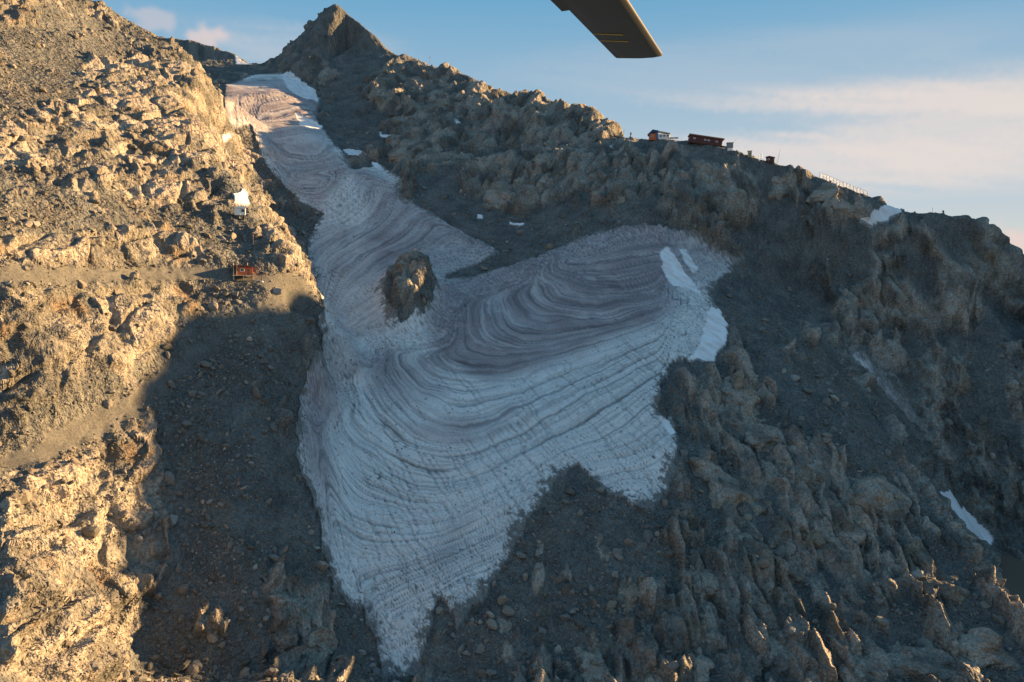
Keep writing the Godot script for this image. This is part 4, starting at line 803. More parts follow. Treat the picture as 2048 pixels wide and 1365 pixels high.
func sheet(quads: PackedInt32Array, w: int) -> ArrayMesh:
	var at := PackedInt32Array()
	at.resize(pos.size())
	at.fill(-1)
	var v := PackedVector3Array()
	var n := PackedVector3Array()
	var c := PackedColorArray()
	var index := PackedInt32Array()
	index.resize(quads.size() * 6)
	var k := 0
	for q in quads:
		var corner := [q, q + 1, q + w, q + w + 1]
		for o in corner:
			if at[o] < 0:
				at[o] = v.size()
				v.append(pos[o])
				n.append(nor[o])
				c.append(col[o])
		var q0 := at[q]
		var q1 := at[q + 1]
		var q2 := at[q + w]
		var q3 := at[q + w + 1]
		index[k] = q0
		index[k + 1] = q2
		index[k + 2] = q1
		index[k + 3] = q1
		index[k + 4] = q2
		index[k + 5] = q3
		k += 6
	var arrays := []
	arrays.resize(Mesh.ARRAY_MAX)
	arrays[Mesh.ARRAY_VERTEX] = v
	arrays[Mesh.ARRAY_NORMAL] = n
	arrays[Mesh.ARRAY_COLOR] = c
	arrays[Mesh.ARRAY_INDEX] = index
	var m := ArrayMesh.new()
	m.add_surface_from_arrays(Mesh.PRIMITIVE_TRIANGLES, arrays)
	return m


# ------------------------------------------------------------------ builders for things

# level building ground: x, z, radius
const SITES := [[-85.4, -255.5, 7.0], [-94.0, -280.0, 4.0], [79.1, -444.5, 9.0], [104.0, -425.3, 10.0], [94.0, -434.0, 6.0], [112.0, -419.2, 4.0], [120.4, -412.6, 4.0], [128.9, -407.1, 6.0], [149.7, -395.4, 4.0], [158.0, -390.0, 5.0], [168.2, -384.5, 4.0], [195.7, -366.5, 5.0], [66.6, -466.0, 6.0]]

func ground(x: float, z: float) -> float:
	var fx := clampf((x - GX0) / GRID, 1.0, GW - 2.01)
	var fy := clampf((-z - GZ0) / GRID, 1.0, GH - 2.01)
	var i := int(fx)
	var j := int(fy)
	var o := (j * GW + i) * 8
	var o2 := o + GW * 8
	return lerpf(lerpf(field[o], field[o + 8], fx - i), lerpf(field[o2], field[o2 + 8], fx - i), fy - j)


func slope(x: float, z: float) -> Vector3:
	return Vector3(ground(x - 2.0, z) - ground(x + 2.0, z), 4.0, ground(x, z - 2.0) - ground(x, z + 2.0)).normalized()


func thing(called: String, label: String, category: String, at: Vector3, turn := 0.0, group := "") -> Node3D:
	var o := Node3D.new()
	o.name = numbered(called)
	o.position = at
	o.rotation.y = deg_to_rad(turn)
	o.set_meta("label", label)
	o.set_meta("category", category)
	if group:
		o.set_meta("group", group)
	add_child(o)
	return o


func part(called: String, st: SurfaceTool, m: Material, parent: Node3D) -> MeshInstance3D:
	var o := MeshInstance3D.new()
	o.name = called
	st.generate_normals()
	o.mesh = st.commit()
	o.material_override = m
	parent.add_child(o, true)
	return o


func shape() -> SurfaceTool:
	var st := SurfaceTool.new()
	st.begin(Mesh.PRIMITIVE_TRIANGLES)
	st.set_smooth_group(-1)
	return st


func quad(st: SurfaceTool, a: Vector3, b: Vector3, c: Vector3, d: Vector3) -> void:
	for v in [a, b, c, a, c, d]:
		st.add_vertex(v)


# a box from its middle and size, its edges taken off
func box(st: SurfaceTool, at: Vector3, size: Vector3, turn := Basis.IDENTITY, bevel := 0.04) -> SurfaceTool:
	var h := size * 0.5
	var e := minf(bevel, minf(h.x, minf(h.y, h.z)) * 0.5)
	for axis in 3:
		for side in [-1.0, 1.0]:
			var u := (axis + 1) % 3
			var w := (axis + 2) % 3
			var ring := []
			for k in [[-1, -1], [1, -1], [1, 1], [-1, 1]]:
				var v := Vector3.ZERO
				v[axis] = h[axis] * side
				v[u] = (h[u] - e) * k[0]
				v[w] = (h[w] - e) * k[1]
				ring.append(at + turn * v)
			if side > 0: ring.reverse()
			quad(st, ring[0], ring[1], ring[2], ring[3])
	# bevels
	for axis in 3:
		var u := (axis + 1) % 3
		var w := (axis + 2) % 3
		for su in [-1.0, 1.0]:
			for sw in [-1.0, 1.0]:
				var r := []
				for k in [[-1, 0], [1, 0], [1, 1], [-1, 1]]:
					var v := Vector3.ZERO
					v[axis] = (h[axis] - e) * k[0]
					v[u] = (h[u] - (0.0 if k[1] == 0 else e)) * su
					v[w] = (h[w] - (e if k[1] == 0 else 0.0)) * sw
					r.append(at + turn * v)
				if su * sw < 0: r.reverse()
				quad(st, r[0], r[1], r[2], r[3])
	return st


func tube(st: SurfaceTool, a: Vector3, b: Vector3, ra: float, rb := -1.0, sides := 8) -> SurfaceTool:
	if rb < 0.0: rb = ra
	var z := (b - a).normalized()
	var x := z.cross(Vector3.UP if absf(z.y) < 0.9 else Vector3.RIGHT).normalized()
	var y := z.cross(x)
	for k in sides:
		var p := x * cos(TAU * k / sides) + y * sin(TAU * k / sides)
		var q := x * cos(TAU * (k + 1) / sides) + y * sin(TAU * (k + 1) / sides)
		quad(st, a + p * ra, b + p * rb, b + q * rb, a + q * ra)
		for v in [a, a + p * ra, a + q * ra, b, b + q * rb, b + p * rb]:
			st.add_vertex(v)
	return st


# a gable or shed roof slab: outline across (x, y) run along z
func prism(st: SurfaceTool, outline: Array, z0: float, z1: float) -> SurfaceTool:
	var n := outline.size()
	for k in n:
		var a: Vector2 = outline[k]
		var b: Vector2 = outline[(k + 1) % n]
		quad(st, Vector3(a.x, a.y, z0), Vector3(b.x, b.y, z0), Vector3(b.x, b.y, z1), Vector3(a.x, a.y, z1))
	for k in range(1, n - 1):
		for v in [outline[0], outline[k], outline[k + 1]]:
			st.add_vertex(Vector3(v.x, v.y, z1))
		for v in [outline[0], outline[k + 1], outline[k]]:
			st.add_vertex(Vector3(v.x, v.y, z0))
	return st


# ------------------------------------------------------------------ water and far hills
func make_lake() -> void:
	var st := shape()
	quad(st, Vector3(120, -100.5, -205), Vector3(120, -100.5, -320), Vector3(300, -100.5, -320), Vector3(300, -100.5, -205))
	var o := part("lake", st, M.lake_water, self)
	o.set_meta("kind", "structure")
	o.set_meta("label", "small silty brown meltwater lake below the spur")
	o.set_meta("category", "lake")


func make_far_range() -> void:
	var n := noise(41, 900.0, 5, true)
	var st := SurfaceTool.new()
	st.begin(Mesh.PRIMITIVE_TRIANGLES)
	var w := 90
	var h := 14
	var v := []
	for j in h:
		for i in w:
			var x := 3600.0 + i * 70.0
			var z := -7600.0 - j * 170.0
			var up := sin(PI * j / (h - 1.0))
			v.append(Vector3(x, -900.0 + up * (980.0 + 260.0 * n.get_noise_2d(x, z)), z))
	for j in h - 1:
		for i in w - 1:
			var o := j * w + i
			for k in [o, o + w, o + 1, o + 1, o + w, o + w + 1]:
				var p: Vector3 = v[k]
				var t := n.get_noise_2d(p.x * 3.0, p.z * 3.0)
				st.set_color(Color(0.21, 0.205, 0.20).lerp(Color(0.80, 0.80, 0.80), smoothstep(-0.1, 0.3, t)))
				st.add_vertex(p)
	var o := part("mountain_range", st, M.snow, self)
	o.set_meta("kind", "structure")
	o.set_meta("label", "distant snowy mountain range beyond the ridge end")
	o.set_meta("category", "mountains")


# ------------------------------------------------------------------ rock outcrops, boulders, stones
func make_outcrops() -> void:
	for k in OUTCROPS.size():
		var c: Array = OUTCROPS[k]
		var n := slope(c[0], c[1])
		var down := Vector3(n.x, 0, n.z).normalized()
		down = (Vector3.DOWN - n * Vector3.DOWN.dot(n)).normalized()
		var across := n.cross(down)
		var at := Vector3(c[0], ground(c[0], c[1]), c[1])
		var nu := 44
		var nv := 30
		var small := 0.7 if k >= 35 and k <= 39 else 1.0
		var wide: float = c[2] * 0.5 * small
		var tall: float = c[3] * 0.5 * small
		var thick := minf(wide, tall) * (0.72 if k < 32 else 0.42)
		var lean := rng.randf_range(-0.25, 0.25)
		var v := PackedVector3Array()
		var colours := PackedColorArray()
		for j in nv + 1:
			var th := PI * j / nv
			for i in nu:
				var ph := TAU * i / nu
				# from the nose (downhill) to the back; sides squared off
				var a := Vector3(sin(th) * cos(ph), cos(th), sin(th) * sin(ph))
				a = Vector3(signf(a.x) * absf(a.x) ** 0.7, signf(a.y) * absf(a.y) ** 0.75, signf(a.z) * absf(a.z) ** 0.8)
				var local := across * (a.x + a.y * lean) * wide * (0.82 - 0.25 * a.y) - down * a.y * tall + n * a.z * thick * (0.75 - 0.5 * a.y)
				var p := at + local
				var q := TURN * p * Vector3(1.1, 0.7, 0.9)
				var crest: float = N.crest.get_noise_3dv(q * 1.6)
				var block: float = N.block.get_noise_3dv(q * 1.2)
				var chip: float = N.chip.get_noise_3dv(q)
				var fine: float = N.fine.get_noise_3dv(p)
				p += local.normalized() * (4.4 * crest * minf(1.0, wide / 6.0) - 2.6 * block - 1.3 * chip + 0.3 * fine - 0.6) - n * thick * 0.3
				v.append(p - at)
				colours.append(rock_colour(N.tone.get_noise_3dv(p) + 0.25, N.cell.get_noise_3dv(q), fine, smoothstep(0.05, 0.45, N.rust.get_noise_3dv(p))))
		var st := shape()
		for j in nv:
			for i in nu:
				var o0 := j * nu + i
				var o1 := j * nu + (i + 1) % nu
				for o in [o0, o1, o0 + nu, o1, o1 + nu, o0 + nu]:
					st.set_color(colours[o])
					st.add_vertex(v[o])
		var node := part(numbered("rock_outcrop"), st, M.rock, self)
		node.position = at
		node.set_meta("label", outcrop_label(k))
		node.set_meta("category", "rock outcrop")
		node.set_meta("group", "rock outcrops round the ice tongue")


func outcrop_label(k: int) -> String:
	return OUTCROP_LABELS[k]


const OUTCROP_LABELS := [
	"rounded tan rock dome, uppermost of the big domes on the spur",
	"widest rounded rock dome on the spur above the gully",
	"squat grey rock hump directly below the uppermost tan dome",
	"broad low rock hump directly below the widest dome",
	"tan rock knob beside the pointed end of the ice lobe",
	"small tan rock knob between the ice lobe and the rock domes",
	"blocky rock rib below the pointed ice lobe",
	"narrow rock rib between the blocky rib and the squat grey hump",
	"jointed rock rib directly below the squat grey hump",
	"jointed rock knob directly below the broad low hump",
	"rock knob on the spur shoulder above the sunlit edge",
	"long thin rock rib with a pointed top low on the spur",
	"stout rock rib beside the long thin pointed rib",
	"tall straight rock rib low on the spur between stouter ribs",
	"wide jointed rock slab at the foot of the spur",
	"broad ribbed rock slab at the spur foot towards the lake",
	"low broken rock rib just above the lake corner",
	"pale upright rock fin standing alone in dark scree below the ice",
	"thick pale rock fin low in the dark scree below the ice",
	"pale rock fin between the thick fin and the spur ribs",
	"slender rock fin at the scree margin of the ice tongue",
	"slender rock fin beside the tip of the ice tongue",
	"largest tan rock rib below the pale snow tongue",
	"tan rock rib between the largest tan rib and the ice edge",
	"tan rock rib against the ice edge beside the pinkish snow scrap",
	"tan rock rib just above the uppermost rock dome",
	"small tan rock knob beside the ice edge above the pointed lobe",
	"smooth slab of rock beside the dark gully at the ice margin",
	"dark rock island ringed by ice at the foot of the icefall",
	"rock slab at the spur foot closest to the lake",
	"short rock fin at the foot of the blocky rib",
	"smallest rock fin in the scree just below the ice notch",
	"large dark rock buttress beside the upper glacier",
	"large dark rock crag above the bare scree apron",
	"small rock crag beside the large dark crag above the scree apron",
	"rock crag directly below the blue roofed hut",
	"rock crag directly below the small grey cabin",
	"rock crag directly below the dark red cabin",
	"rock crag below the upper end of the safety fence",
	"rock crag below the lower end of the safety fence",
	"low rock crag below the saddle between cairn and blue roofed hut",
	"rock crag beside the large dark buttress near the upper glacier",
	"rock crag below the notch in the ridge",
	"rock crag below the survey pole on the ridge",
	"rock crag at the top of the bare scree apron"]


func stone_mesh(seed_: int, fine: int) -> ArrayMesh:
	var r := RandomNumberGenerator.new()
	r.seed = seed_
	# a ball cut flat by a few random planes
	var planes := []
	for k in 9 + fine * 5:
		var n := Vector3(r.randfn(), r.randfn(), r.randfn()).normalized()
		planes.append([n, r.randf_range(0.42, 0.9)])
	var squash := Vector3(r.randf_range(0.8, 1.25), r.randf_range(0.55, 0.85), r.randf_range(0.7, 1.1))
	var ico := SphereMesh.new()
	ico.radius = 1.0
	ico.height = 2.0
	ico.radial_segments = 8 + fine * 6
	ico.rings = 4 + fine * 3
	var st := SurfaceTool.new()
	st.create_from(ico, 0)
	var a := st.commit_to_arrays()
	var vs: PackedVector3Array = a[Mesh.ARRAY_VERTEX]
	var out := SurfaceTool.new()
	out.begin(Mesh.PRIMITIVE_TRIANGLES)
	out.set_smooth_group(-1)
	for i in a[Mesh.ARRAY_INDEX]:
		var p := vs[i]
		for pl in planes:
			var over: float = p.dot(pl[0]) - pl[1]
			if over > 0.0:
				p -= pl[0] * over
		out.set_color(Color.WHITE)
		out.add_vertex(p * squash)
	out.generate_normals()
	return out.commit()


func make_stones() -> void:
	var w := ts.size()
	var h := ds.size()
	var buffer := PackedFloat32Array()
	var spots := []
	for n in STONE_TRIES:
		var j := rng.randi_range(1, h - 2)
		var i := rng.randi_range(1, w - 2)
		var o := j * w + i
		var size := 0.085 * pow(rng.randf() + 0.0002, -0.42)
		var p := pos[o]
		var d := -p.z
		if size < d * 0.00042 or d < 120.0 or d > 640.0 or absf(p.x) > d * 0.68:
			continue
		if reg[o] != SLOPE or (crag[o] < -0.5 and rng.randf() > 0.08):
			if reg[o] != ICE or rng.randf() > 0.08 or size > 0.35:
				continue
		if crag[o] > 0.5 and rng.randf() > 0.25:
			continue
		# stones lie in streaks and heaps
		if N.patch.get_noise_3d(p.x * 1.7, p.y, p.z * 0.8) < rng.randf_range(-0.5, 0.35):
			continue
		size = minf(size, 1.9)
		var up := nor[o]
		var turn := Basis(Vector3.UP, rng.randf() * TAU) * Basis(Vector3.RIGHT, rng.randfn() * 0.35)
		var b := (Basis(Vector3(rng.randfn(), rng.randfn(), rng.randfn()).normalized(), rng.randf() * TAU) * Basis.from_scale(Vector3(1.0, rng.randf_range(0.6, 1.1), rng.randf_range(0.7, 1.2)))).scaled(Vector3.ONE * size)
		var k := 0.7 + 0.7 * rng.randf()
		if rng.randf() < 0.12: k *= 1.5
		var c := Color(0.27, 0.262, 0.245).lerp(Color(0.36, 0.31, 0.255), rng.randf()) * k
		var at := p + up * size * 0.15
		if size > 0.75 and d < 330.0 and spots.size() < 240 and reg[o] == SLOPE and crag[o] < 0.5 and d * 0.0024 < size:
			spots.append([at, turn, size, c])
			continue
		buffer.append_array(PackedFloat32Array([b.x.x, b.y.x, b.z.x, at.x, b.x.y, b.y.y, b.z.y, at.y, b.x.z, b.y.z, b.z.z, at.z, c.r, c.g, c.b, 1.0]))
	var mm := MultiMesh.new()
	mm.transform_format = MultiMesh.TRANSFORM_3D
	mm.use_colors = true
	mm.mesh = stone_mesh(71, 0)
	mm.instance_count = buffer.size() / 16
	mm.buffer = buffer
	var loose := MultiMeshInstance3D.new()
	loose.name = "scree_stones"
	loose.multimesh = mm
	loose.material_override = M.stone
	loose.set_meta("kind", "stuff")
	loose.set_meta("label", "loose stones scattered over the scree slopes")
	loose.set_meta("category", "scree")
	add_child(loose)
	var big := []
	for k in 6:
		big.append(stone_mesh(90 + k, 1))
	var mats := {}
	for n in spots.size():
		var s: Array = spots[n]
		var o := MeshInstance3D.new()
		o.name = numbered("boulder")
		o.mesh = big[n % 6]
		var tint := n % 4
		if not mats.has(tint):
			var m := StandardMaterial3D.new()
			m.resource_name = "boulder_rock"
			m.roughness = 0.95
			m.albedo_color = [Color(0.33, 0.325, 0.31), Color(0.46, 0.40, 0.33), Color(0.25, 0.235, 0.215), Color(0.52, 0.49, 0.45)][tint].linear_to_srgb()
			skin(m, M.rock.albedo_texture, M.gravel.heightmap_texture, 14.0, 6.0)
			mats[tint] = m
		o.material_override = mats[tint]
		o.transform = Transform3D((s[1] as Basis).scaled(Vector3.ONE * s[2] * 1.1), s[0])
		var p: Vector3 = s[0]
		var where := "on the grey scree of the rock spur beside the glacier"
		if p.x < -82.0 and p.z < -235.0: where = "on the sunlit slope above the upper track"
		elif p.x < -84.0: where = "among tan rubble between the two gravel tracks"
		elif p.x < -30.0: where = "on the shaded scree between the lower track and the ice"
		elif p.x < 45.0 and p.z > -235.0: where = "in the dark rubble below the ice tongue"
		elif p.z < -285.0: where = "on the dark slope above the rock spur"
		var kind: String = ["grey", "tan", "dark brown", "pale"][tint]
		var large := "large " if s[2] > 1.25 else "small " if s[2] < 0.9 else ""
		o.set_meta("label", large + kind + " angular boulder " + where)
		o.set_meta("category", "boulder")
		o.set_meta("group", "boulders " + where)
		add_child(o)


# ------------------------------------------------------------------ buildings
func make_buildings() -> void:
	# orange hut on the bench
	var at := Vector3(-85.4, ground(-85.4, -255.5), -255.5)
	var o := thing("ski_hut", "orange wooden hut with a dark open porch on the sunlit bench", "hut", at, 24.0)
	part("wall", box(shape(), Vector3(0.6, 1.75, 0), Vector3(4.6, 2.5, 3.6)), M.orange_paint, o)
	part("floor", box(shape(), Vector3(0, 0.38, 0.2), Vector3(6.6, 0.24, 4.6)), M.pale_wood, o)
	var roof := part("roof", prism(shape(), [Vector2(-3.5, 3.35), Vector2(0, 3.75), Vector2(3.4, 3.2), Vector2(3.4, 3.0), Vector2(0, 3.55), Vector2(-3.5, 3.15)], -2.3, 2.4), M.rust_roof, o)
	part("chimney", tube(shape(), Vector3(1.6, 3.3, -1.0), Vector3(1.6, 4.5, -1.0), 0.12), M.grey_steel, roof)
	for x in [-2.9, -2.0]:
		part("porch_post", box(shape(), Vector3(x, 1.75, 1.9), Vector3(0.22, 2.9, 0.22)), M.pale_wood, o)
	for x in [-2.9, 0.0, 2.8]:
		for z in [-1.8, 2.1]:
			part("leg", box(shape(), Vector3(x, -0.3, z), Vector3(0.3, 1.4, 0.3)), M.pale_wood, o)
	var win := part("window", box(shape(), Vector3(-0.3, 2.1, 1.86), Vector3(1.3, 0.9, 0.1)), M.white_panel, o)
	part("pane", box(shape(), Vector3(-0.3, 2.1, 1.925), Vector3(1.0, 0.62, 0.04), Basis.IDENTITY, 0.01), M.window_glass, win)
	var door := part("door", box(shape(), Vector3(1.6, 1.5, 1.85), Vector3(0.95, 1.95, 0.08)), M.rust_roof, o)
	part("handle", box(shape(), Vector3(1.25, 1.5, 1.92), Vector3(0.06, 0.2, 0.06), Basis.IDENTITY, 0.01), M.grey_steel, door)
	part("step", box(shape(), Vector3(1.2, 0.12, 2.9), Vector3(1.4, 0.2, 0.8)), M.pale_wood, o)
	# signpost beside it
	at = Vector3(-79.6, ground(-79.6, -256.0), -256.0)
	o = thing("signpost", "dark signpost with a wide head on a white base beside the orange hut", "signpost", at, 10.0)
	part("base", box(shape(), Vector3(0, 0.2, 0), Vector3(0.9, 0.6, 0.8), Basis.IDENTITY, 0.1), M.white_panel, o)
	part("pole", tube(shape(), Vector3(0, 0.4, 0), Vector3(0, 3.3, 0), 0.14), M.dark_steel, o)
	part("board", box(shape(), Vector3(0, 2.9, 0.18), Vector3(1.2, 0.7, 0.1)), M.dark_steel, o)
	part("cap", box(shape(), Vector3(0, 3.4, 0), Vector3(0.9, 0.18, 0.5)), M.grey_steel, o)
	# white lift cabin above the bench
	at = Vector3(-94.0, ground(-94.0, -280.0), -280.0)
	o = thing("lift_cabin", "small white lift cabin on dark legs below the sunlit snow patch", "cabin", at, 22.0)
	part("cabin", box(shape(), Vector3(0, 2.2, 0), Vector3(3.6, 2.4, 2.6), Basis.IDENTITY, 0.12), M.white_panel, o)
	part("roof", prism(shape(), [Vector2(-2.0, 3.75), Vector2(0.2, 4.1), Vector2(2.0, 3.6), Vector2(2.0, 3.42), Vector2(-2.0, 3.42)], -1.5, 1.5), M.white_panel, o)
	for x in [-1.1, 1.1]:
		part("leg", box(shape(), Vector3(x, 0.3, 0.6), Vector3(0.7, 1.6, 0.6)), M.dark_steel, o)
	part("counterweight", box(shape(), Vector3(0, 0.4, -0.8), Vector3(2.2, 1.4, 0.9)), M.concrete, o)
	win = part("window", box(shape(), Vector3(0.95, 2.6, 1.33), Vector3(1.2, 1.0, 0.1)), M.grey_wall, o)
	part("pane", box(shape(), Vector3(0.95, 2.6, 1.395), Vector3(0.95, 0.75, 0.04), Basis.IDENTITY, 0.01), M.window_glass, win)
	part("panel_seam", box(shape(), Vector3(0.05, 2.2, 1.33), Vector3(0.1, 2.3, 0.08)), M.grey_steel, o)
	# blue-roofed hut on the ridge
	at = Vector3(79.1, ground(79.1, -444.5), -444.5)
	o = thing("ridge_hut", "blue roofed ridge hut with an orange gable and pale annex", "hut", at, -12.0)
	part("wall", box(shape(), Vector3(-2.2, 1.4, 0), Vector3(4.4, 3.4, 5.0)), M.orange_paint, o)
	part("roof", prism(shape(), [Vector2(-5.2, 2.6), Vector2(-2.4, 5.2), Vector2(0.6, 4.6), Vector2(0.6, 4.3), Vector2(-2.4, 4.8), Vector2(-4.9, 2.3)], -3.0, 3.2), M.blue_roof, o)
	part("gable_panel", prism(shape(), [Vector2(-0.4, 4.25), Vector2(0.5, 4.25), Vector2(0.5, 0.0), Vector2(-0.4, 0.0)], -2.8, 3.0), M.blue_roof, o)
	part("annex", box(shape(), Vector3(3.6, 1.3, 0), Vector3(6.2, 2.8, 4.4)), M.white_panel, o)
	part("annex_roof", prism(shape(), [Vector2(0.55, 4.5), Vector2(7.2, 2.9), Vector2(7.2, 2.65), Vector2(0.55, 4.2)], -2.6, 2.8), M.grey_steel, o)
	part("deck", box(shape(), Vector3(8.6, 0.6, 0.6), Vector3(5.4, 0.3, 3.6)), M.grey_steel, o)
	win = part("window", box(shape(), Vector3(-2.6, 1.8, 2.54), Vector3(1.4, 1.1, 0.1)), M.white_panel, o)
	part("pane", box(shape(), Vector3(-2.6, 1.8, 2.61), Vector3(1.1, 0.8, 0.04), Basis.IDENTITY, 0.01), M.window_glass, win)
	for x in [2.0, 3.8, 5.6]:
		win = part("window", box(shape(), Vector3(x, 1.7, 2.24), Vector3(1.1, 0.9, 0.1)), M.grey_steel, o)
		part("pane", box(shape(), Vector3(x, 1.7, 2.31), Vector3(0.85, 0.65, 0.04), Basis.IDENTITY, 0.01), M.window_glass, win)
	# long red lodge
	at = Vector3(101.0, ground(101.0, -427.0), -427.0)
	o = thing("lodge", "long low dark red lodge with a pale edged flat roof", "lodge", at, -4.0)
	var tilt := Basis(Vector3.BACK, deg_to_rad(-9.0))
	part("wall", box(shape(), Vector3(0, 1.0, 0), Vector3(17.0, 3.6, 6.0), tilt), M.red_paint, o)
	part("roof", box(shape(), tilt * Vector3(0, 3.1, 0), Vector3(18.2, 0.45, 7.2), tilt), M.rust_roof, o)
	part("roof_edge", box(shape(), tilt * Vector3(0, 3.45, 3.3), Vector3(18.3, 0.24, 0.5), tilt), M.concrete, o)
	part("terrace", box(shape(), tilt * Vector3(9.8, -0.3, 0.8), Vector3(4.4, 0.4, 4.0), tilt), M.dark_steel, o)
	for x in [-6.2, -0.6, 1.3, 5.4]:
		win = part("window", box(shape(), tilt * Vector3(x, 1.5, 3.05), Vector3(1.1, 0.8, 0.1), tilt), M.white_panel, o)
		part("pane", box(shape(), tilt * Vector3(x, 1.5, 3.12), Vector3(0.7, 0.5, 0.04), tilt, 0.01), M.window_glass, win)
	# grey cabin, tan tower and red cabin down the ridge
	at = Vector3(112.0, ground(112.0, -419.2), -419.2)
	o = thing("ridge_cabin", "small grey boxy cabin on a white plinth beside the long red lodge", "cabin", at, -6.0, "small cabins along the ridge")
	part("plinth", box(shape(), Vector3(0, 0.2, 0), Vector3(2.6, 1.4, 2.6)), M.white_panel, o)
	part("wall", box(shape(), Vector3(0, 2.1, 0), Vector3(3.0, 2.5, 2.8)), M.grey_wall, o)
	part("roof", box(shape(), Vector3(0, 3.5, 0), Vector3(3.4, 0.25, 3.2)), M.dark_steel, o)
	part("door", box(shape(), Vector3(1.53, 1.8, 0), Vector3(0.08, 1.9, 0.9)), M.tan_wall, o)
	part("aerial", tube(shape(), Vector3(1.4, 3.5, 0), Vector3(3.6, 5.8, 0), 0.06, 0.04), M.grey_steel, o)
	at = Vector3(120.4, ground(120.4, -412.6), -412.6)
	o = thing("ridge_tower", "narrow tan tower hut with a flat cap on the ridge crest", "cabin", at, -14.0, "small cabins along the ridge")
	part("wall", box(shape(), Vector3(0, 1.4, 0), Vector3(1.9, 3.0, 1.9)), M.tan_wall, o)
	part("roof", box(shape(), Vector3(0, 3.05, 0), Vector3(2.3, 0.3, 2.3)), M.pale_wood, o)
	part("door", box(shape(), Vector3(0, 1.0, 0.98), Vector3(0.8, 1.7, 0.08)), M.grey_wall, o)
	at = Vector3(128.9, ground(128.9, -407.1), -407.1)
	o = thing("ridge_cabin", "dark red cabin with a tan end wall between two aerial frames", "cabin", at, -18.0, "small cabins along the ridge")
	part("wall", box(shape(), Vector3(0, 1.3, 0), Vector3(3.6, 2.8, 3.0)), M.red_paint, o)
	part("end_wall", box(shape(), Vector3(2.0, 1.2, 0), Vector3(0.5, 2.4, 2.8)), M.tan_wall, o)
	part("roof", prism(shape(), [Vector2(-2.1, 2.8), Vector2(-0.4, 3.3), Vector2(2.5, 2.5), Vector2(2.5, 2.3), Vector2(-0.4, 3.1), Vector2(-2.1, 2.6)], -1.8, 1.8), M.rust_roof, o)
	win = part("window", box(shape(), Vector3(-0.5, 1.6, 1.54), Vector3(0.9, 0.8, 0.08)), M.white_panel, o)
	part("pane", box(shape(), Vector3(-0.5, 1.6, 1.595), Vector3(0.65, 0.55, 0.04), Basis.IDENTITY, 0.01), M.window_glass, win)


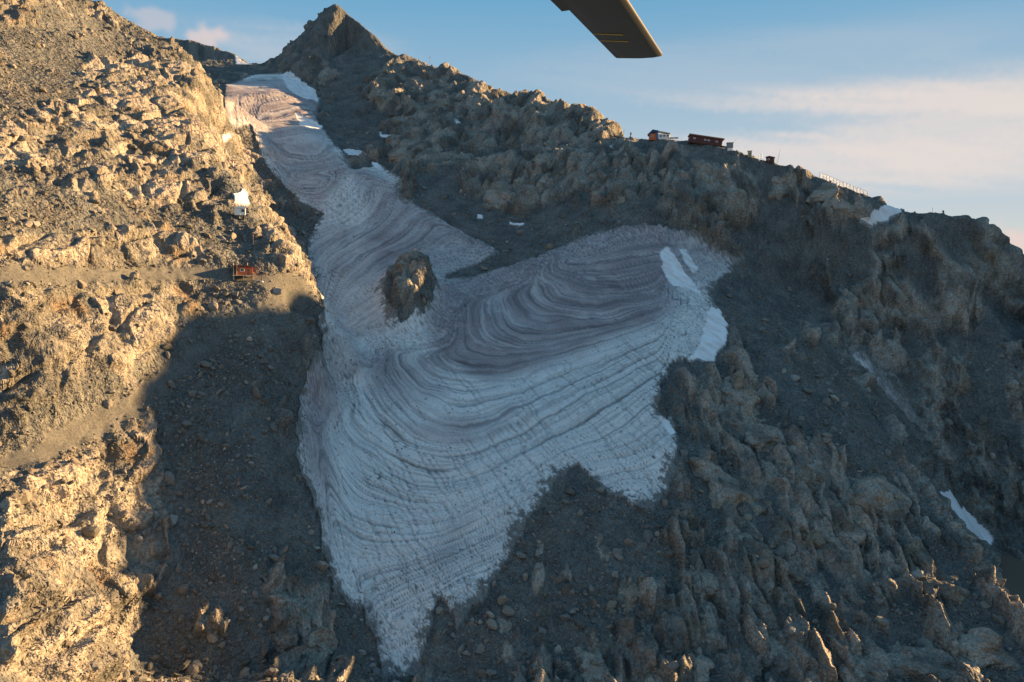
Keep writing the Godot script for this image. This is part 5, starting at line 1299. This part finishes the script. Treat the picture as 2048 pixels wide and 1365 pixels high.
func make_small_things() -> void:
	# ladder frame and mast by the red cabin
	var o := thing("antenna_frame", "thin ladder shaped antenna frame beside the dark red cabin", "antenna", Vector3(124.9, ground(124.9, -409.2), -409.2), -15.0)
	for x in [-0.7, 0.7]:
		part("upright", tube(shape(), Vector3(x, -0.5, 0), Vector3(x, 3.6, 0), 0.09), M.grey_steel, o)
	for y in [1.2, 2.4, 3.4]:
		part("rung", tube(shape(), Vector3(-0.7, y, 0), Vector3(0.7, y, 0), 0.06), M.grey_steel, o)
	o = thing("radio_mast", "thin leaning radio mast behind the dark red cabin", "mast", Vector3(132.0, ground(132.0, -405.5), -405.5))
	part("pole", tube(shape(), Vector3(0, -0.5, 0), Vector3(1.5, 7.4, 0), 0.09, 0.05), M.grey_steel, o)
	part("stay", tube(shape(), Vector3(-0.8, -0.3, 0), Vector3(1.2, 5.6, 0), 0.04), M.grey_steel, o)
	# stone cairn, marker post
	o = thing("cairn", "tan stone cairn with a slanting pole on the grassy crest", "cairn", Vector3(63.4, ground(63.4, -473.0), -473.0))
	var st := shape()
	part("stone", box(st, Vector3(0, 0.6, 0), Vector3(2.6, 1.8, 2.2), Basis(Vector3.UP, 0.4), 0.4), M.tan_wall, o)
	part("stone", box(shape(), Vector3(0.1, 1.9, 0), Vector3(1.9, 1.2, 1.6), Basis(Vector3.UP, 1.0), 0.35), M.tan_wall, o)
	part("stone", box(shape(), Vector3(0, 2.8, 0), Vector3(1.1, 0.9, 1.0), Basis(Vector3.UP, 0.2), 0.25), M.concrete, o)
	part("pole", tube(shape(), Vector3(0.7, 0.5, 0.4), Vector3(1.6, 4.4, 0.4), 0.12, 0.08), M.dark_steel, o)
	o = thing("marker_post", "stout brown marker post between the cairn and the blue roofed hut", "post", Vector3(67.6, ground(67.6, -465.0), -465.0))
	part("pole", box(shape(), Vector3(0, 1.6, 0), Vector3(0.45, 3.6, 0.4)), M.rust_roof, o)
	part("board", box(shape(), Vector3(0.05, 2.7, 0.25), Vector3(0.85, 1.3, 0.1)), M.rust_roof, o)
	# red-armed pole on the shoulder, thin pole below it
	o = thing("lift_pole", "thin pole with a red crossarm on the rocky shoulder", "pole", Vector3(-112.8, ground(-112.8, -329.5) + 0.5, -329.5))
	part("pole", tube(shape(), Vector3(0, -1.5, 0), Vector3(0, 5.6, 0), 0.14, 0.1), M.grey_steel, o)
	part("crossarm", box(shape(), Vector3(0.4, 5.5, 0), Vector3(2.2, 0.22, 0.22)), M.red_steel, o)
	part("flag", box(shape(), Vector3(-0.5, 5.0, 0), Vector3(0.5, 0.8, 0.06), Basis.IDENTITY, 0.01), M.red_steel, o)
	o = thing("marker_post", "thin grey marker pole on the sunlit slope above the orange hut", "post", Vector3(-86.0, ground(-86.0, -268.5), -268.5))
	part("pole", tube(shape(), Vector3(0, -0.8, 0), Vector3(0, 4.2, 0), 0.09, 0.06), M.dark_steel, o)
	part("collar", tube(shape(), Vector3(0, 2.8, 0), Vector3(0, 3.2, 0), 0.14), M.red_steel, o)
	o = thing("summit_pole", "tiny survey pole on the ridge crest below the summit cone", "post", Vector3(-64.3, ground(-64.3, -645.0) + 1.0, -645.0))
	part("pole", tube(shape(), Vector3(0, -2.0, 0), Vector3(0, 7.0, 0), 0.18, 0.1), M.dark_steel, o)
	part("crosspiece", tube(shape(), Vector3(-0.8, 5.8, 0), Vector3(0.8, 5.8, 0), 0.1), M.dark_steel, o)
	# safety fence down the ridge
	var a := Vector3(149.7, ground(149.7, -395.4), -395.4)
	var b := Vector3(168.2, ground(168.2, -384.5), -384.5)
	o = thing("safety_fence", "long grey wire safety fence stepping down the ridge crest", "fence", a)
	var top := PackedVector3Array()
	for k in 15:
		var f := k / 14.0
		var p := a.lerp(b, f)
		p.y = maxf(ground(p.x, p.z), p.y) - a.y
		p.x -= a.x
		p.z -= a.z
		var tall := lerpf(2.9, 1.9, f)
		part("post", tube(shape(), p - Vector3(0, 0.6, 0), p + Vector3(0, tall, 0), 0.09), M.grey_steel, o)
		top.append(p + Vector3(0, tall, 0))
	for share in [1.0, 0.75, 0.5, 0.25]:
		st = shape()
		for k in 14:
			var f := k / 14.0
			var g := (k + 1) / 14.0
			tube(st, top[k] - Vector3(0, (1.0 - share) * lerpf(2.9, 1.9, f), 0), top[k + 1] - Vector3(0, (1.0 - share) * lerpf(2.9, 1.9, g), 0), 0.07 if share == 1.0 else 0.04, -1.0, 5)
		part("rail", st, M.grey_steel, o)
	for k in 14:
		st = shape()
		for q in range(1, 6):
			var t := top[k].lerp(top[k + 1], q / 6.0)
			tube(st, t - Vector3(0, lerpf(2.9, 1.9, k / 14.0), 0), t, 0.03, -1.0, 4)
		part("wire_panel", st, M.grey_steel, o)
	# thin poles on the knoll
	var spots := [[191.8, -370.0, 2.4, 0.1], [195.2, -367.0, 3.0, 0.0], [196.8, -365.8, 2.6, -0.15], [198.6, -363.6, 3.2, 0.3], [199.8, -362.0, 2.4, 0.35]]
	for k in spots.size():
		var s: Array = spots[k]
		var at := Vector3(s[0], ground(s[0], s[1]), s[1])
		if k == 1:
			o = thing("round_sign", "small round sign on a pole on the knoll crest", "sign", at)
			part("disc", tube(shape(), Vector3(0, 3.0, 0.06), Vector3(0, 3.0, 0.14), 0.5, -1.0, 16), M.dark_steel, o)
		else:
			o = thing("bamboo_pole", "thin slanting marker pole on the knoll crest", "pole", at, 0.0, "marker poles on the knoll")
			part("tip", tube(shape(), Vector3(s[3] * (s[2] - 0.5), s[2] - 0.5, 0), Vector3(s[3] * s[2], s[2] + 0.0, 0), 0.09), M.red_steel, o)
		part("pole", tube(shape(), Vector3(0, -1.0, 0), Vector3(s[3] * s[2], s[2], 0), 0.06, 0.045), M.dark_steel, o)


# ------------------------------------------------------------------ the helicopter's rotor blade, overhead
func make_rotor_blade() -> void:
	var tip := Vector3(0.845, 1.475, -5.45)
	var inner := Vector3(0.345, 1.32, -3.8)
	var along := (inner - tip).normalized()
	var root := tip + along * 6.4
	var o := thing("rotor_blade", "dark helicopter rotor blade tip with two thin yellow lines overhead", "rotor blade", root)
	var reach := root.distance_to(tip)
	var chord := (Vector3(1.0, 0.03, -0.10) - along * Vector3(1.0, 0.03, -0.10).dot(along)).normalized()
	var up := chord.cross(along).normalized()
	if up.y < 0.0: up = -up
	# aerofoil: (along the chord, height)
	var foil := [Vector2(-0.5, 0.0), Vector2(-0.2, 0.05), Vector2(0.15, 0.085), Vector2(0.38, 0.075), Vector2(0.48, 0.035), Vector2(0.5, 0.0), Vector2(0.47, -0.03), Vector2(0.30, -0.045), Vector2(0.0, -0.04), Vector2(-0.3, -0.015)]
	var width := 0.31
	var put := func(f: Vector2, s: float, k: float) -> Vector3: return -along * s + chord * f.x * width * k + up * f.y * width * k
	var st := SurfaceTool.new()
	st.begin(Mesh.PRIMITIVE_TRIANGLES)
	var cuts := [[0.0, 0.45], [0.35, 0.5], [0.75, 1.0], [reach - 0.06, 1.0], [reach - 0.015, 0.985], [reach, 0.93]]
	for c in cuts.size() - 1:
		for k in foil.size():
			var f: Vector2 = foil[k]
			var g: Vector2 = foil[(k + 1) % foil.size()]
			quad(st, put.call(f, cuts[c][0], cuts[c][1]), put.call(g, cuts[c][0], cuts[c][1]), put.call(g, cuts[c + 1][0], cuts[c + 1][1]), put.call(f, cuts[c + 1][0], cuts[c + 1][1]))
	for e in [0, cuts.size() - 1]:
		for k in range(1, foil.size() - 1):
			for f in [foil[0], foil[k], foil[k + 1]]:
				st.add_vertex(put.call(f, cuts[e][0], cuts[e][1]))
	part("skin", st, M.blade_skin, o)
	# trim tab on the trailing edge
	var tab := shape()
	var s0 := reach - 2.6
	var s1 := reach - 1.42
	var t := 0.002
	for side in [1.0, -1.0]:
		quad(tab, put.call(Vector2(-0.49, 0.004), s0, 1.0) + up * t * side, put.call(Vector2(-0.62, -0.004), s0, 1.0) + up * t * side, put.call(Vector2(-0.62, -0.004), s1, 1.0) + up * t * side, put.call(Vector2(-0.49, 0.004), s1, 1.0) + up * t * side)
	part("trim_tab", tab, M.blade_skin, o)
	for s in [0.62, 0.82]:
		var line := shape()
		quad(line, put.call(Vector2(-0.47, -0.010), reach - s, 1.0), put.call(Vector2(0.06, -0.053), reach - s + 0.03, 1.0), put.call(Vector2(0.06, -0.053), reach - s - 0.0, 1.0), put.call(Vector2(-0.47, -0.010), reach - s - 0.022, 1.0))
		part("painted_line", line, M.yellow_line, o)
	part("root_grip", box(shape(), along * 0.25, Vector3(0.2, 0.12, 0.7), Basis.looking_at(along, up), 0.02), M.dark_steel, o)
